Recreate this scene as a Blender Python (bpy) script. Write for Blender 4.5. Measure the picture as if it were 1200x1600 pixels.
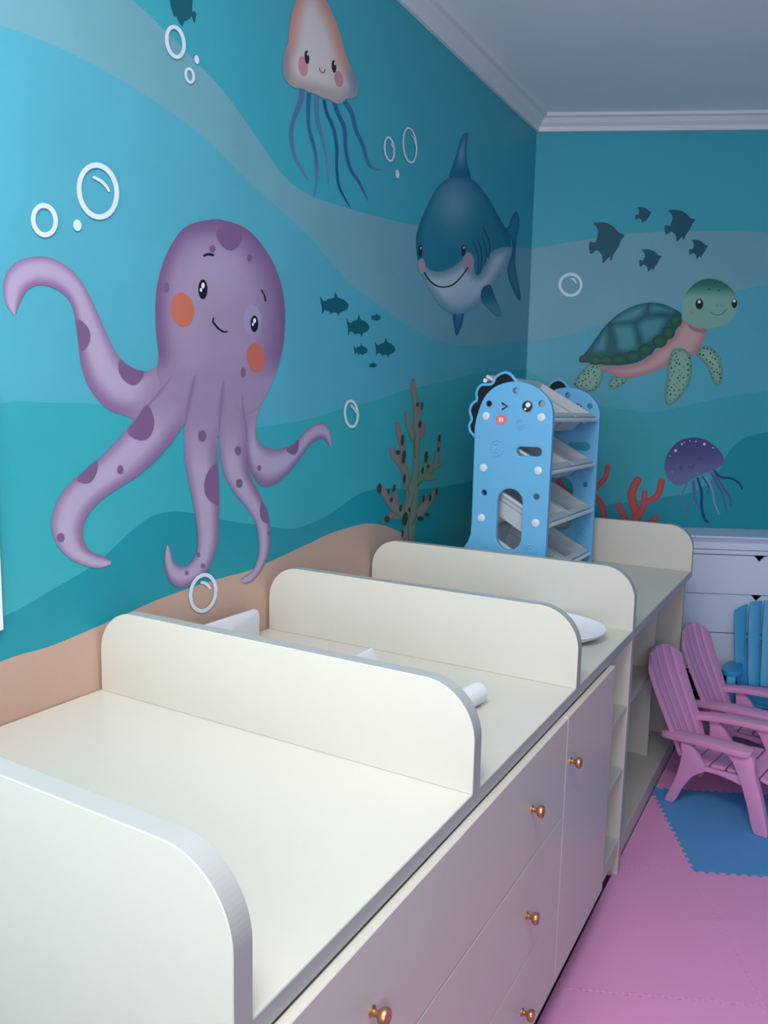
import bpy, bmesh, math, random
from mathutils import Vector, Matrix
from mathutils.geometry import delaunay_2d_cdt

for _o in list(bpy.data.objects):
    bpy.data.objects.remove(_o)
random.seed(7)
SC = bpy.context.scene
COL = SC.collection

# ------------------------------------------------------------------ camera
# world: left wall is the plane x = 0, Y runs along it into the room, Z up, metres
FPX = 1222.58
PITCH, ROLL, YAW = 0.130438, 0.0207308, 0.5223007     # YAW: left wall direction seen from the camera
BACK = 0.0854469 - YAW                                # turn of the back wall against the left wall's normal
CAM = Vector((1.506, 0.0, 1.54))
_cp, _sp, _cr, _sr = math.cos(PITCH), math.sin(PITCH), math.cos(ROLL), math.sin(ROLL)
_ax = Vector((1, 0, 0)); _ay = Vector((0, -_sp, -_cp)); _az = Vector((0, _cp, -_sp))
_R0 = _cr * _ax - _sr * _ay
_R1 = _sr * _ax + _cr * _ay
def _toworld(v):
    c, s = math.cos(YAW), math.sin(YAW)
    return Vector((v.x * c - v.y * s, v.x * s + v.y * c, v.z))
CX, CY, CZ = _toworld(_R0), _toworld(_R1), _toworld(_az)   # right, down, forward
cam_data = bpy.data.cameras.new('camera')
cam_data.sensor_fit = 'VERTICAL'; cam_data.sensor_height = 36.0
cam_data.lens = FPX / 1600.0 * 36.0
cam_data.clip_start = 0.02
cam = bpy.data.objects.new('camera', cam_data)
COL.objects.link(cam)
m = Matrix.Identity(4)
for i in range(3):
    m[i][0] = CX[i]; m[i][1] = -CY[i]; m[i][2] = -CZ[i]; m[i][3] = CAM[i]
cam.matrix_world = m
SC.camera = cam

# ------------------------------------------------------------------ light
world = bpy.data.worlds.new('world'); SC.world = world
world.use_nodes = True
_bg = world.node_tree.nodes['Background']
_bg.inputs[0].default_value = (0.72, 0.82, 1.0, 1.0)
_bg.inputs[1].default_value = 1.0

def area_light(name, loc, target, sx, sy, power, color):
    d = bpy.data.lights.new(name, 'AREA')
    d.shape = 'RECTANGLE'; d.size = sx; d.size_y = sy; d.energy = power; d.color = color
    o = bpy.data.objects.new(name, d); COL.objects.link(o)
    o.location = loc
    o.rotation_euler = (Vector(target) - Vector(loc)).to_track_quat('-Z', 'Y').to_euler()
    return o
# daylight coming in at the two windows of the room (both lie outside the picture)
area_light('window_daylight', (0.50, -0.97, 1.85), (0.45, 3.0, 1.85), 0.9, 1.6, 20, (1.0, 0.985, 0.95))
area_light('sky_window_daylight', (2.1, -0.97, 1.75), (1.9, 3.0, 5.2), 1.5, 1.5, 45, (0.84, 0.89, 1.0))
# ceiling light panel above the first changing bay (above the picture)
area_light('ceiling_panel_light', (1.25, 0.15, 3.06), (1.25, 0.15, 0.0), 0.9, 0.9, 46, (1.0, 0.985, 0.955))

VS = SC.view_settings
SC.display_settings.display_device = 'sRGB'
VS.view_transform = 'Standard'; VS.look = 'None'; VS.gamma = 1.0; VS.use_curve_mapping = False
VS.exposure = 0.13

# ------------------------------------------------------------------ helpers
def lin(c):
    return tuple(((x / 255.0) / 12.92) if x / 255.0 <= 0.04045 else (((x / 255.0) + 0.055) / 1.055) ** 2.4 for x in c)

MATS = {}
def mat(name, rgb, rough=0.5, metal=0.0, noise=0.03, nscale=12.0, bump=0.0, bscale=60.0, coat=0.0, spec=0.5):
    """Principled material with a little procedural mottling and relief."""
    if name in MATS: return MATS[name]
    M = bpy.data.materials.new(name); M.use_nodes = True
    nt = M.node_tree; P = nt.nodes['Principled BSDF']
    c = lin(rgb)
    tc = nt.nodes.new('ShaderNodeTexCoord')
    nz = nt.nodes.new('ShaderNodeTexNoise'); nz.inputs['Scale'].default_value = nscale; nz.inputs['Detail'].default_value = 4
    nt.links.new(tc.outputs['Object'], nz.inputs['Vector'])
    mx = nt.nodes.new('ShaderNodeMixRGB'); mx.blend_type = 'MIX'
    mx.inputs[1].default_value = (*[v * (1 - noise) for v in c], 1); mx.inputs[2].default_value = (*[min(1, v * (1 + noise)) for v in c], 1)
    nt.links.new(nz.outputs['Fac'], mx.inputs[0]); nt.links.new(mx.outputs[0], P.inputs['Base Color'])
    P.inputs['Roughness'].default_value = rough; P.inputs['Metallic'].default_value = metal
    P.inputs['Specular IOR Level'].default_value = spec
    P.inputs['Coat Weight'].default_value = coat
    if bump > 0:
        n2 = nt.nodes.new('ShaderNodeTexNoise'); n2.inputs['Scale'].default_value = bscale; n2.inputs['Detail'].default_value = 5
        nt.links.new(tc.outputs['Object'], n2.inputs['Vector'])
        b = nt.nodes.new('ShaderNodeBump'); b.inputs['Strength'].default_value = bump; b.inputs['Distance'].default_value = 0.002
        nt.links.new(n2.outputs['Fac'], b.inputs['Height']); nt.links.new(b.outputs['Normal'], P.inputs['Normal'])
    MATS[name] = M
    return M

def paint_mat():
    """Wall paint whose pigment is stored per vertex, with brushy mottling."""
    if 'wall_paint' in MATS: return MATS['wall_paint']
    M = bpy.data.materials.new('wall_paint'); M.use_nodes = True
    nt = M.node_tree; P = nt.nodes['Principled BSDF']
    at = nt.nodes.new('ShaderNodeAttribute'); at.attribute_name = 'pigment'
    tc = nt.nodes.new('ShaderNodeTexCoord')
    nz = nt.nodes.new('ShaderNodeTexNoise'); nz.inputs['Scale'].default_value = 3.5; nz.inputs['Detail'].default_value = 8
    nz.inputs['Roughness'].default_value = 0.62
    nt.links.new(tc.outputs['Object'], nz.inputs['Vector'])
    mr = nt.nodes.new('ShaderNodeMapRange'); mr.inputs[3].default_value = 0.90; mr.inputs[4].default_value = 1.10
    nt.links.new(nz.outputs['Fac'], mr.inputs[0])
    mu = nt.nodes.new('ShaderNodeMixRGB'); mu.blend_type = 'MULTIPLY'; mu.inputs[0].default_value = 1.0
    nt.links.new(at.outputs['Color'], mu.inputs[1]); nt.links.new(mr.outputs[0], mu.inputs[2])
    nt.links.new(mu.outputs[0], P.inputs['Base Color'])
    P.inputs['Roughness'].default_value = 0.48; P.inputs['Specular IOR Level'].default_value = 0.45
    n2 = nt.nodes.new('ShaderNodeTexNoise'); n2.inputs['Scale'].default_value = 9; n2.inputs['Detail'].default_value = 6
    nt.links.new(tc.outputs['Object'], n2.inputs['Vector'])
    b = nt.nodes.new('ShaderNodeBump'); b.inputs['Strength'].default_value = 0.12; b.inputs['Distance'].default_value = 0.01
    nt.links.new(n2.outputs['Fac'], b.inputs['Height']); nt.links.new(b.outputs['Normal'], P.inputs['Normal'])
    MATS['wall_paint'] = M
    return M

def link(name, me, parent=None, loc=None):
    o = bpy.data.objects.new(name, me); COL.objects.link(o)
    if parent is not None: o.parent = parent
    if loc is not None: o.location = loc
    return o

def tag(o, label=None, cat=None, group=None, kind=None):
    if label: o['label'] = label
    if cat: o['category'] = cat
    if group: o['group'] = group
    if kind: o['kind'] = kind
    return o

def thing(name, label, cat, loc=(0, 0, 0), rz=0.0, group=None):
    o = bpy.data.objects.new(name, None); COL.objects.link(o)
    o.location = loc; o.rotation_euler = (0, 0, rz); o.empty_display_size = 0.1
    return tag(o, label, cat, group)

def finish(bm, name, material, parent=None, bevel=0.0, seg=2, smooth=False, loc=None):
    bmesh.ops.recalc_face_normals(bm, faces=bm.faces)
    if bevel > 0:
        es = [e for e in bm.edges if len(e.link_faces) == 2 and e.calc_face_angle(0) > 0.5]
        bmesh.ops.bevel(bm, geom=es, offset=bevel, segments=seg, affect='EDGES', profile=0.5, clamp_overlap=True)
    me = bpy.data.meshes.new(name); bm.to_mesh(me); bm.free()
    if smooth:
        for p in me.polygons: p.use_smooth = True
        try: me.set_sharp_from_angle(angle=math.radians(40))
        except Exception: pass
    me.materials.append(material)
    return link(name, me, parent, loc)

def bm_box(bm, x0, x1, y0, y1, z0, z1):
    v = [bm.verts.new(p) for p in ((x0,y0,z0),(x1,y0,z0),(x1,y1,z0),(x0,y1,z0),(x0,y0,z1),(x1,y0,z1),(x1,y1,z1),(x0,y1,z1))]
    for f in ((0,3,2,1),(4,5,6,7),(0,1,5,4),(1,2,6,5),(2,3,7,6),(3,0,4,7)): bm.faces.new([v[i] for i in f])
    return v

def box(name, x0, x1, y0, y1, z0, z1, material, parent=None, bevel=0.0015):
    bm = bmesh.new(); bm_box(bm, x0, x1, y0, y1, z0, z1)
    return finish(bm, name, material, parent, bevel, 1)

def bm_prism(bm, pts3, vec):
    """pts3: planar outline, extruded by vec."""
    vec = Vector(vec)
    a = [bm.verts.new(p) for p in pts3]; b = [bm.verts.new(Vector(p) + vec) for p in pts3]
    n = len(a)
    bm.faces.new(a); bm.faces.new(b[::-1])
    for i in range(n): bm.faces.new((a[i], b[i], b[(i + 1) % n], a[(i + 1) % n]))

def prism(name, pts3, vec, material, parent=None, bevel=0.0, seg=2, smooth=False):
    bm = bmesh.new(); bm_prism(bm, pts3, vec)
    return finish(bm, name, material, parent, bevel, seg, smooth)

def catmull(pts, closed=True, n=6):
    out = []; N = len(pts)
    rng = range(N if closed else N - 1)
    for i in rng:
        if closed: p0, p1, p2, p3 = pts[i - 1], pts[i], pts[(i + 1) % N], pts[(i + 2) % N]
        else: p0, p1, p2, p3 = pts[max(i - 1, 0)], pts[i], pts[i + 1], pts[min(i + 2, N - 1)]
        for k in range(n):
            t = k / n
            out.append(tuple(0.5 * ((2 * p1[j]) + (-p0[j] + p2[j]) * t + (2 * p0[j] - 5 * p1[j] + 4 * p2[j] - p3[j]) * t * t
                       + (-p0[j] + 3 * p1[j] - 3 * p2[j] + p3[j]) * t ** 3) for j in range(len(p1))))
    if not closed: out.append(tuple(pts[-1]))
    return out

def bm_tube(bm, path, radii, seg=10, cap=True):
    P = [Vector(p) for p in path]; rings = []
    if not isinstance(radii, (list, tuple)): radii = [radii] * len(P)
    up = Vector((0.13, 0.21, 0.97))
    for i, p in enumerate(P):
        t = (P[min(i + 1, len(P) - 1)] - P[max(i - 1, 0)]).normalized()
        s = t.cross(up)
        if s.length < 1e-4: s = t.cross(Vector((1, 0, 0)))
        s.normalize(); u = s.cross(t).normalized(); up = u
        rings.append([bm.verts.new(p + radii[i] * (math.cos(2*math.pi*k/seg) * s + math.sin(2*math.pi*k/seg) * u)) for k in range(seg)])
    for a, b in zip(rings, rings[1:]):
        for k in range(seg): bm.faces.new((a[k], a[(k+1) % seg], b[(k+1) % seg], b[k]))
    if cap: bm.faces.new(rings[0][::-1]); bm.faces.new(rings[-1])

def bm_lathe(bm, prof, origin, axis, seg=20):
    """prof: (radius, distance along axis)."""
    A = Vector(axis).normalized(); S = A.orthogonal().normalized(); U = A.cross(S); O = Vector(origin)
    rings = []
    for r, h in prof:
        if r < 1e-6: rings.append([bm.verts.new(O + A * h)])
        else: rings.append([bm.verts.new(O + A * h + r * (math.cos(2*math.pi*k/seg) * S + math.sin(2*math.pi*k/seg) * U)) for k in range(seg)])
    for a, b in zip(rings, rings[1:]):
        for k in range(seg):
            k2 = (k + 1) % seg
            if len(a) == 1 and len(b) == 1: continue
            if len(a) == 1: bm.faces.new((a[0], b[k2], b[k]))
            elif len(b) == 1: bm.faces.new((a[k], a[k2], b[0]))
            else: bm.faces.new((a[k], a[k2], b[k2], b[k]))

def copy_tree(o, parent=None):
    c = o.copy(); COL.objects.link(c); c.parent = parent
    for ch in [k for k in ALLKIDS(o)]: copy_tree(ch, c)
    return c
def ALLKIDS(o): return list(o.children)

# ------------------------------------------------------------------ room
NB = Vector((math.sin(BACK), math.cos(BACK), 0.0))       # back wall normal, pointing out of the room
TB = Vector((NB.y, -NB.x, 0.0))                          # along the back wall, to the right
CORNER = Vector((0.0, 4.142, 0.0))
CB = NB.dot(CORNER)
ZC, ZCOR = 3.075, 3.0                                     # ceiling, underside of the cornice
P_A = Vector((0, -1.0, 0)); P_B = CORNER; P_C = CORNER + TB * 3.6
P_D = P_C + (-NB) * ((P_C.y + 1.0) / NB.y)
ROOM = [P_A, P_B, P_C, P_D]

m_wall = mat('teal_wall_paint', (62, 168, 186), 0.5, noise=0.05, nscale=3, bump=0.1, bscale=9, spec=0.4)
m_white_wall = mat('white_wall_paint', (222, 222, 220), 0.7)
m_ceil = mat('ceiling_paint', (238, 244, 247), 0.6, noise=0.05, nscale=2.0, bump=0.05)
m_trim = mat('white_gloss_trim', (224, 226, 230), 0.4, noise=0.02)
m_floor = mat('dark_floor', (52, 48, 50), 0.6, noise=0.2, nscale=8)

floor = prism('floor', [p + Vector((0, 0, -0.08)) for p in ROOM], (0, 0, 0.08), m_floor); tag(floor, kind='structure')
ceil = prism('ceiling', [p + Vector((0, 0, ZC)) for p in ROOM], (0, 0, 0.08), m_ceil); tag(ceil, kind='structure')
def wall(name, a, b, material, holes=()):
    t = (b - a).normalized(); L = (b - a).length
    n = Vector((-t.y, t.x, 0)); c = (P_A + P_B + P_C + P_D) / 4
    if (c - a).dot(n) > 0: n = -n
    bm = bmesh.new()
    def piece(s0, s1, z0, z1):
        q = [a + t * s0, a + t * s1, a + t * s1 + n * 0.12, a + t * s0 + n * 0.12]
        bm_prism(bm, [p + Vector((0, 0, z0)) for p in q], (0, 0, z1 - z0))
    if not holes: piece(0, L, 0, ZC)
    else:
        last = 0
        for s0, s1, z0, z1 in sorted(holes):
            piece(last, s0, 0, ZC); piece(s0, s1, 0, z0); piece(s0, s1, z1, ZC); last = s1
        piece(last, L, 0, ZC)
    o = finish(bm, name, material); return tag(o, kind='structure')
wall_left = wall('wall_left', P_A, P_B, m_wall)
wall_back = wall('wall_back', P_B, P_C, m_wall)
wall('wall_right', P_C, P_D, m_wall)
Lr = (P_A - P_D).length
wall('wall_front', P_D, P_A, m_white_wall, [(Lr - 0.95, Lr - 0.05, 1.05, 2.65), (Lr - 2.85, Lr - 1.35, 1.0, 2.5)])

def sweep(name, path, prof, material):
    """prof (out from wall, z) swept along wall corner path with mitred corners."""
    bm = bmesh.new(); rings = []
    c = (P_A + P_B + P_C + P_D) / 4
    for i, p in enumerate(path):
        ns = []
        for a, b in ((i - 1, i), (i, i + 1)):
            if a < 0 or b >= len(path): continue
            t = (path[b] - path[a]).normalized(); n = Vector((-t.y, t.x, 0))
            if (c - path[a]).dot(n) < 0: n = -n
            ns.append(n)
        if len(ns) == 1: mvec = ns[0]
        else:
            s = ns[0] + ns[1]; mvec = s / s.dot(ns[0])
        rings.append([bm.verts.new(p + mvec * o_ + Vector((0, 0, z_))) for o_, z_ in prof])
    k = len(prof)
    for a, b in zip(rings, rings[1:]):
        for j in range(k): bm.faces.new((a[j], a[(j+1) % k], b[(j+1) % k], b[j]))
    bm.faces.new(rings[0]); bm.faces.new(rings[-1][::-1])
    o = finish(bm, name, material); return tag(o, kind='structure')
sweep('trim_1', [P_A, P_B, P_C], [(0, ZCOR), (0.014, ZCOR), (0.018, 3.022), (0.034, 3.034), (0.046, 3.05), (0.05, 3.056), (0.066, 3.06), (0.066, ZC), (0, ZC)], m_trim)

# the windows and the lamp that the light comes from (behind and above the camera)
for k, (xa, xb, za, zb) in enumerate(((0.05, 0.95, 1.05, 2.65), (1.35, 2.85, 1.0, 2.5))):
    bm = bmesh.new(); w = 0.045; ya, yb = -1.09, -1.03
    for q in ((xa, xa + w, za, zb), (xb - w, xb, za, zb), (xa + w, xb - w, za, za + w), (xa + w, xb - w, zb - w, zb), ((xa + xb) / 2 - 0.02, (xa + xb) / 2 + 0.02, za + w, zb - w)):
        bm_box(bm, q[0], q[1], ya, yb, q[2], q[3])
    tag(finish(bm, 'window_%d' % (k + 1), m_trim), kind='structure')
bm = bmesh.new()
for q in ((0.77, 0.80, -0.33, 0.63), (1.70, 1.73, -0.33, 0.63), (0.80, 1.70, -0.33, -0.30), (0.80, 1.70, 0.60, 0.63)): bm_box(bm, q[0], q[1], q[2], q[3], 3.05, ZC)
tag(finish(bm, 'ceiling_light_housing', m_trim), kind='structure')  # housing added around the unseen ceiling light panel

# ------------------------------------------------------------------ wall painting (flat paint layers on the two walls)
LAYER = 0.00025
def wall_point(side, u, v, layer):
    """picture point -> point on the painted wall, lifted by the thickness of the paint layers"""
    d = CX * ((u - 600) / FPX) + CY * ((v - 800) / FPX) + CZ
    if side == 'L':
        t = (layer * LAYER - CAM.x) / d.x
    else:
        t = (CB - layer * LAYER - NB.dot(CAM)) / NB.dot(d)
    return CAM + d * t

def inside(p, poly):
    x, y = p; c = False; j = len(poly) - 1
    for i in range(len(poly)):
        xi, yi = poly[i]; xj, yj = poly[j]
        if (yi > y) != (yj > y) and x < (xj - xi) * (y - yi) / (yj - yi) + xi: c = not c
        j = i
    return c
def edge_dist(p, poly):
    x, y = p; best = 1e9
    for i in range(len(poly)):
        x1, y1 = poly[i - 1]; x2, y2 = poly[i]
        dx, dy = x2 - x1, y2 - y1; L = dx * dx + dy * dy
        t = 0 if L == 0 else max(0, min(1, ((x - x1) * dx + (y - y1) * dy) / L))
        best = min(best, (x - x1 - t * dx) ** 2 + (y - y1 - t * dy) ** 2)
    return math.sqrt(best)
def sstep(t):
    t = max(0.0, min(1.0, t)); return t * t * (3 - 2 * t)
def mixc(a, b, t): return tuple(x + (y - x) * t for x, y in zip(a, b))

def pigment_mesh(name, side, verts2, faces, cols, layer, parent):
    base = wall_point(side, *verts2[0], 0)
    me = bpy.data.meshes.new(name)
    me.from_pydata([wall_point(side, u, v, layer) for u, v in verts2], [], faces)
    at = me.attributes.new('pigment', 'FLOAT_COLOR', 'POINT')
    for i, c in enumerate(cols): at.data[i].color = (*lin(c), 1.0)
    me.update()
    # faces look into the room
    nrm = Vector((1, 0, 0)) if side == 'L' else -NB
    if sum(p.normal.dot(nrm) * p.area for p in me.polygons) < 0: me.flip_normals()
    me.materials.append(paint_mat())
    return link(name, me, parent)

def fill(name, side, pts, color, layer, parent=None, smooth=True, step=5.0, n=5):
    """color: rgb or function(u, v, distance to the outline) -> rgb"""
    out = catmull(pts, True, n) if smooth else list(pts)
    if not callable(color):
        return pigment_mesh(name, side, out, [tuple(range(len(out)))], [color] * len(out), layer, parent)
    us = [p[0] for p in out]; vs = [p[1] for p in out]
    grid = []
    u = min(us) + step / 2; row = 0
    while u < max(us):
        v = min(vs) + (step / 2 if row % 2 else step)
        while v < max(vs):
            if inside((u, v), out) and edge_dist((u, v), out) > step * 0.45: grid.append((u, v))
            v += step
        u += step * 0.87; row += 1
    N = len(out)
    V = [Vector(p) for p in out] + [Vector(p) for p in grid]
    r = delaunay_2d_cdt(V, [(i, (i + 1) % N) for i in range(N)], [list(range(N))], 1, 1e-4)
    v2 = [(p.x, p.y) for p in r[0]]
    return pigment_mesh(name, side, v2, [tuple(f) for f in r[2]], [color(a, b, edge_dist((a, b), out)) for a, b in v2], layer, parent)

def ribbon(name, side, pairs, colfn, layer, parent=None, n=5, across=7):
    """pairs of matched edge points; colfn(t along, s across -1..1)"""
    A = catmull([p[0] for p in pairs], False, n); B = catmull([p[1] for p in pairs], False, n)
    v2, cols, faces = [], [], []
    for i, (a, b) in enumerate(zip(A, B)):
        for k in range(across):
            s = k / (across - 1)
            v2.append((a[0] + (b[0] - a[0]) * s, a[1] + (b[1] - a[1]) * s)); cols.append(colfn(i / (len(A) - 1), s * 2 - 1))
    for i in range(len(A) - 1):
        for k in range(across - 1):
            q = i * across + k
            faces.append((q, q + 1, q + across + 1, q + across))
    return pigment_mesh(name, side, v2, faces, cols, layer, parent)

def stroke_pairs(path, widths, n=5):
    P = catmull(path, False, n); k = len(path)
    if not isinstance(widths, (list, tuple)): widths = [widths, widths]
    out = []
    for i, p in enumerate(P):
        f = i / (len(P) - 1) * (len(widths) - 1); j = min(int(f), len(widths) - 2); w = widths[j] + (widths[j + 1] - widths[j]) * (f - j)
        a = P[max(i - 1, 0)]; b = P[min(i + 1, len(P) - 1)]
        dx, dy = b[0] - a[0], b[1] - a[1]; L = math.hypot(dx, dy) or 1
        out.append(((p[0] + dy / L * w / 2, p[1] - dx / L * w / 2), (p[0] - dy / L * w / 2, p[1] + dx / L * w / 2)))
    return out
def stroke(name, side, path, widths, color, layer, parent=None, n=5, rounded=True):
    """a brush stroke with round ends; color rgb or function(t, s)"""
    pr = stroke_pairs(path, widths, n)
    if rounded:
        def cap(p, q, sgn):
            cx, cy = (p[0] + q[0]) / 2, (p[1] + q[1]) / 2; r = math.hypot(p[0] - cx, p[1] - cy)
            dx, dy = (p[0] - cx) / (r or 1), (p[1] - cy) / (r or 1); fx, fy = -dy * sgn, dx * sgn
            res = []
            for ang in (30, 60, 84):
                c, s = math.cos(math.radians(ang)), math.sin(math.radians(ang))
                ox, oy = cx + fx * r * s, cy + fy * r * s
                res.append(((ox + dx * r * c, oy + dy * r * c), (ox - dx * r * c, oy - dy * r * c)))
            return res
        pr = cap(*pr[0], -1)[::-1] + pr + cap(*pr[-1], 1)
    fn = color if callable(color) else (lambda t, s: color)
    return ribbon(name, side, pr, fn, layer, parent, n=1, across=5)

def ell(cx, cy, rx, ry, rot=0, n=20):
    c, s = math.cos(math.radians(rot)), math.sin(math.radians(rot))
    return [(cx + rx * math.cos(a) * c - ry * math.sin(a) * s, cy + rx * math.cos(a) * s + ry * math.sin(a) * c) for a in [2 * math.pi * k / n for k in range(n)]]
def oval(name, side, cx, cy, rx, ry, color, layer, parent=None, rot=0):
    if callable(color): return fill(name, side, ell(cx, cy, rx, ry, rot, 24), color, layer, parent, False, max(1.6, min(rx, ry) / 3.0))
    return fill(name, side, ell(cx, cy, rx, ry, rot), color, layer, parent, False)
def Z(ox, oy, s, pts): return [(ox + x / s, oy + y / s) for x, y in pts]

# ---- background waves (parts of the walls)
T_BAND, T_MID, T_LOW, T_DEEP, T_SAND = (114, 169, 183), (84, 171, 192), (56, 168, 180), (18, 146, 162), (196, 162, 147)
up_band = [(-420,-330),(-200,-250),(60,-110),(206,0),(255,45),(304,94),(350,143),(385,192),(420,243),(442,273),(463,292),(496,310),(550,327),(620,346),(653,352),(720,368),(780,383),(831,388.5)]
lo_band = [(-420,-60),(-200,-20),(0,40),(70,65),(140,98),(210,138),(280,185),(332,227),(385,280),(430,321),(475,362),(526,420),(550,446),(585,472),(620,497),(655,520),(686,533),(720,540),(770,538),(825,531)]
low1 = [(-420,700),(-200,650),(0,630),(25,627),(75,629),(150,632),(250,655),(330,672),(401,668),(475,656),(534,639),(562,632),(594,624),(629,610),(655,605),(700,595),(754,582),(823,577)]
low2 = [(-420,1250),(-200,1090),(0,967),(25,955),(75,925),(140,887),(175,858),(206,829),(235,808),(264,800),(297,801),(352,813),(402,820),(452,826),(477,821),(518,802),(560,772),(600,763),(660,764),(740,752),(816,735)]
sand = [(-420,1270),(-200,1120),(0,1034),(75,1011),(150,980),(195,960),(247,937),(293,920),(343,904),(385,893),(414,881),(477,852),(518,833),(560,820),(580,818),(600,821),(620,829),(640,842),(670,880),(700,930)]
def cm(p): return catmull(p, False, 5)
def corner_u(v): return 838 - (v - 212) * 0.0423
fill('painted_wave', 'L', cm(up_band) + cm(lo_band)[::-1], T_BAND, 1, wall_left, False)
fill('painted_wave', 'L', cm(lo_band) + [(corner_u(577), 577)] + cm(low1)[::-1], T_MID, 1, wall_left, False)
fill('painted_wave', 'L', cm(low1) + [(corner_u(735), 735)] + cm(low2)[::-1], T_LOW, 1, wall_left, False)
fill('painted_wave', 'L', cm(low2) + [(corner_u(1000), 1000), (700, 1040), (-420, 1500)], T_DEEP, 1, wall_left, False)
fill('painted_sand', 'L', cm(sand) + [(700, 1150), (-420, 1700)], T_SAND, 2, wall_left, False)
b_up = [(831,389),(880,380),(933,372),(987,365),(1067,361),(1200,363),(1400,372)]
b_lo = [(825,534),(880,525),(933,509),(1000,494),(1070,476),(1149,455),(1200,444),(1400,400)]
b_l1 = [(823,577),(880,612),(939,633),(987,641),(1029,643),(1120,623),(1200,611),(1400,590)]
b_l2 = [(816,800),(935,790),(1040,776),(1090,766),(1120,740),(1135,712),(1155,690),(1200,675),(1400,650)]
fill('painted_wave', 'B', cm(b_up) + cm(b_lo)[::-1], T_BAND, 1, wall_back, False)
fill('painted_wave', 'B', cm(b_lo) + cm(b_l1)[::-1], T_MID, 1, wall_back, False)
fill('painted_wave', 'B', cm(b_l1) + cm(b_l2)[::-1], T_LOW, 1, wall_back, False)
fill('painted_wave', 'B', cm(b_l2) + [(1400, 900), (812, 900)], T_DEEP, 1, wall_back, False)

INK, WHITE, BUB = (18, 18, 34), (240, 244, 248), (222, 232, 242)
def mural(name, label, group=None):
    return thing(name, label, 'mural', (0, 0, 0), 0, group)

# ---- octopus
oc = mural('octopus_painting', 'large purple octopus painted on the teal wall, orange cheeks')
PU_D, PU_M, PU_L = (128, 94, 136), (160, 134, 168), (182, 164, 194)
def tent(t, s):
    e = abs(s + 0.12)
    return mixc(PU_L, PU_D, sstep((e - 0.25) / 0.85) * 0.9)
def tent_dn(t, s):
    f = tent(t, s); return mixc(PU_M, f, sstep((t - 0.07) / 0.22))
T = {
 1: [((22,493),(24,492)),((8,472),(31,474)),((6,440),(40,457)),((17,417),(52,448)),((38,404),(65,446)),((70,401),(80,449)),((95,410),(98,459)),((120,430),(111,475)),((137,457),(118,500)),((155,495),(122,535)),((172,533),(127,572)),((188,560),(140,607)),((205,573),(164,636)),((228,580),(190,648)),((250,570),(218,652)),((275,555),(262,622))],
 2: [((262,590),(318,575)),((245,613),(310,620)),((228,634),(298,645)),((210,655),(284,668)),((188,682),(268,692)),((160,711),(245,718)),((135,733),(218,742)),((112,753),(190,760)),((95,773),(163,778)),((84,797),(142,799)),((80,822),(131,822)),((87,847),(131,843)),((104,869),(139,859)),((130,883),(152,866)),((155,888),(164,870)),((173,882),(174,877))],
 3: [((300,590),(352,590)),((293,639),(346,639)),((288,672),(341,672)),((288,706),(340,706)),((293,743),(342,743)),((300,777),(343,777)),((306,810),(343,810)),((309,838),(341,843)),((308,860),(335,868)),((300,877),(322,895)),((289,885),(303,911)),((278,884),(284,918)),((270,876),(268,911)),((267,864),(258,888)),((265,856),(257,866)),((262,852),(261,852))],
 4: [((345,590),(392,590)),((346,643),(386,655)),((343,680),(386,690)),((344,712),(387,715)),((350,742),(391,742)),((366,770),(403,766)),((386,795),(414,790)),((399,817),(421,813)),((404,843),(423,840)),((404,866),(419,868)),((396,889),(410,889)),((386,898),(398,905)),((378,903),(387,912)),((376,907),(378,911))],
 5: [((428,590),(372,600)),((410,630),(378,650)),((402,650),(382,690)),((400,673),(387,718)),((404,688),(394,742)),((416,699),(408,759)),((432,702),(424,759)),((449,698),(444,746)),((464,688),(464,723)),((481,670),(484,696)),((497,661),(497,686)),((509,663),(505,686)),((516,676),(511,692)),((518,697),(517,701))]}
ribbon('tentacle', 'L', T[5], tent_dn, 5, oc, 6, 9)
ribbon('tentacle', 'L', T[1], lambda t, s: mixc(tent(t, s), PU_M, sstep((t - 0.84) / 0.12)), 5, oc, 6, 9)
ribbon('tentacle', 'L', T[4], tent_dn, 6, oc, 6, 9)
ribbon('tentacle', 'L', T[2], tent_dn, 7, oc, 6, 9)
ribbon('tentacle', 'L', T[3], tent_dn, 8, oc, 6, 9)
head = [(330,343),(353,345),(379,354),(401,372),(424,405),(438,439),(445,479),(445,513),(441,547),(430,586),(413,622),(398,640),(380,646),(362,628),(345,640),(322,625),(300,640),(284,630),(262,610),(246,585),(248,555),(244,518),(243,479),(245.5,447),(254,413),(268,382),(291,354)]
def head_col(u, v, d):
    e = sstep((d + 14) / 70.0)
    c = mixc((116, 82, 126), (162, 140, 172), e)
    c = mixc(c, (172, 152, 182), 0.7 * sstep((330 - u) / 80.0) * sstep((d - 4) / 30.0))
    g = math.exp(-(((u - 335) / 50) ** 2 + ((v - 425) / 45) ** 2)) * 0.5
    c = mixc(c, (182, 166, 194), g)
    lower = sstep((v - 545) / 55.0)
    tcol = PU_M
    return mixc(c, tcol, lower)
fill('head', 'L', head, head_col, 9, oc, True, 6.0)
SPOT = (126, 92, 134)
for pth, wd_ in (([(305,588),(299,612),(293,640),(290,662)], [4,12,12,4]), ([(349,596),(347,620),(344,645),(342,680)], [4,12,11,4]), ([(378,612),(380,640),(384,668),(386,690)], [2,6,6,3]), ([(268,588),(258,602),(246,616),(232,632)], [1.5,3.5,4,3])):
    stroke('fold_line', 'L', pth, wd_, lambda t, s: mixc((138, 108, 148), PU_M, sstep(abs(s))), 10, oc)
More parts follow.
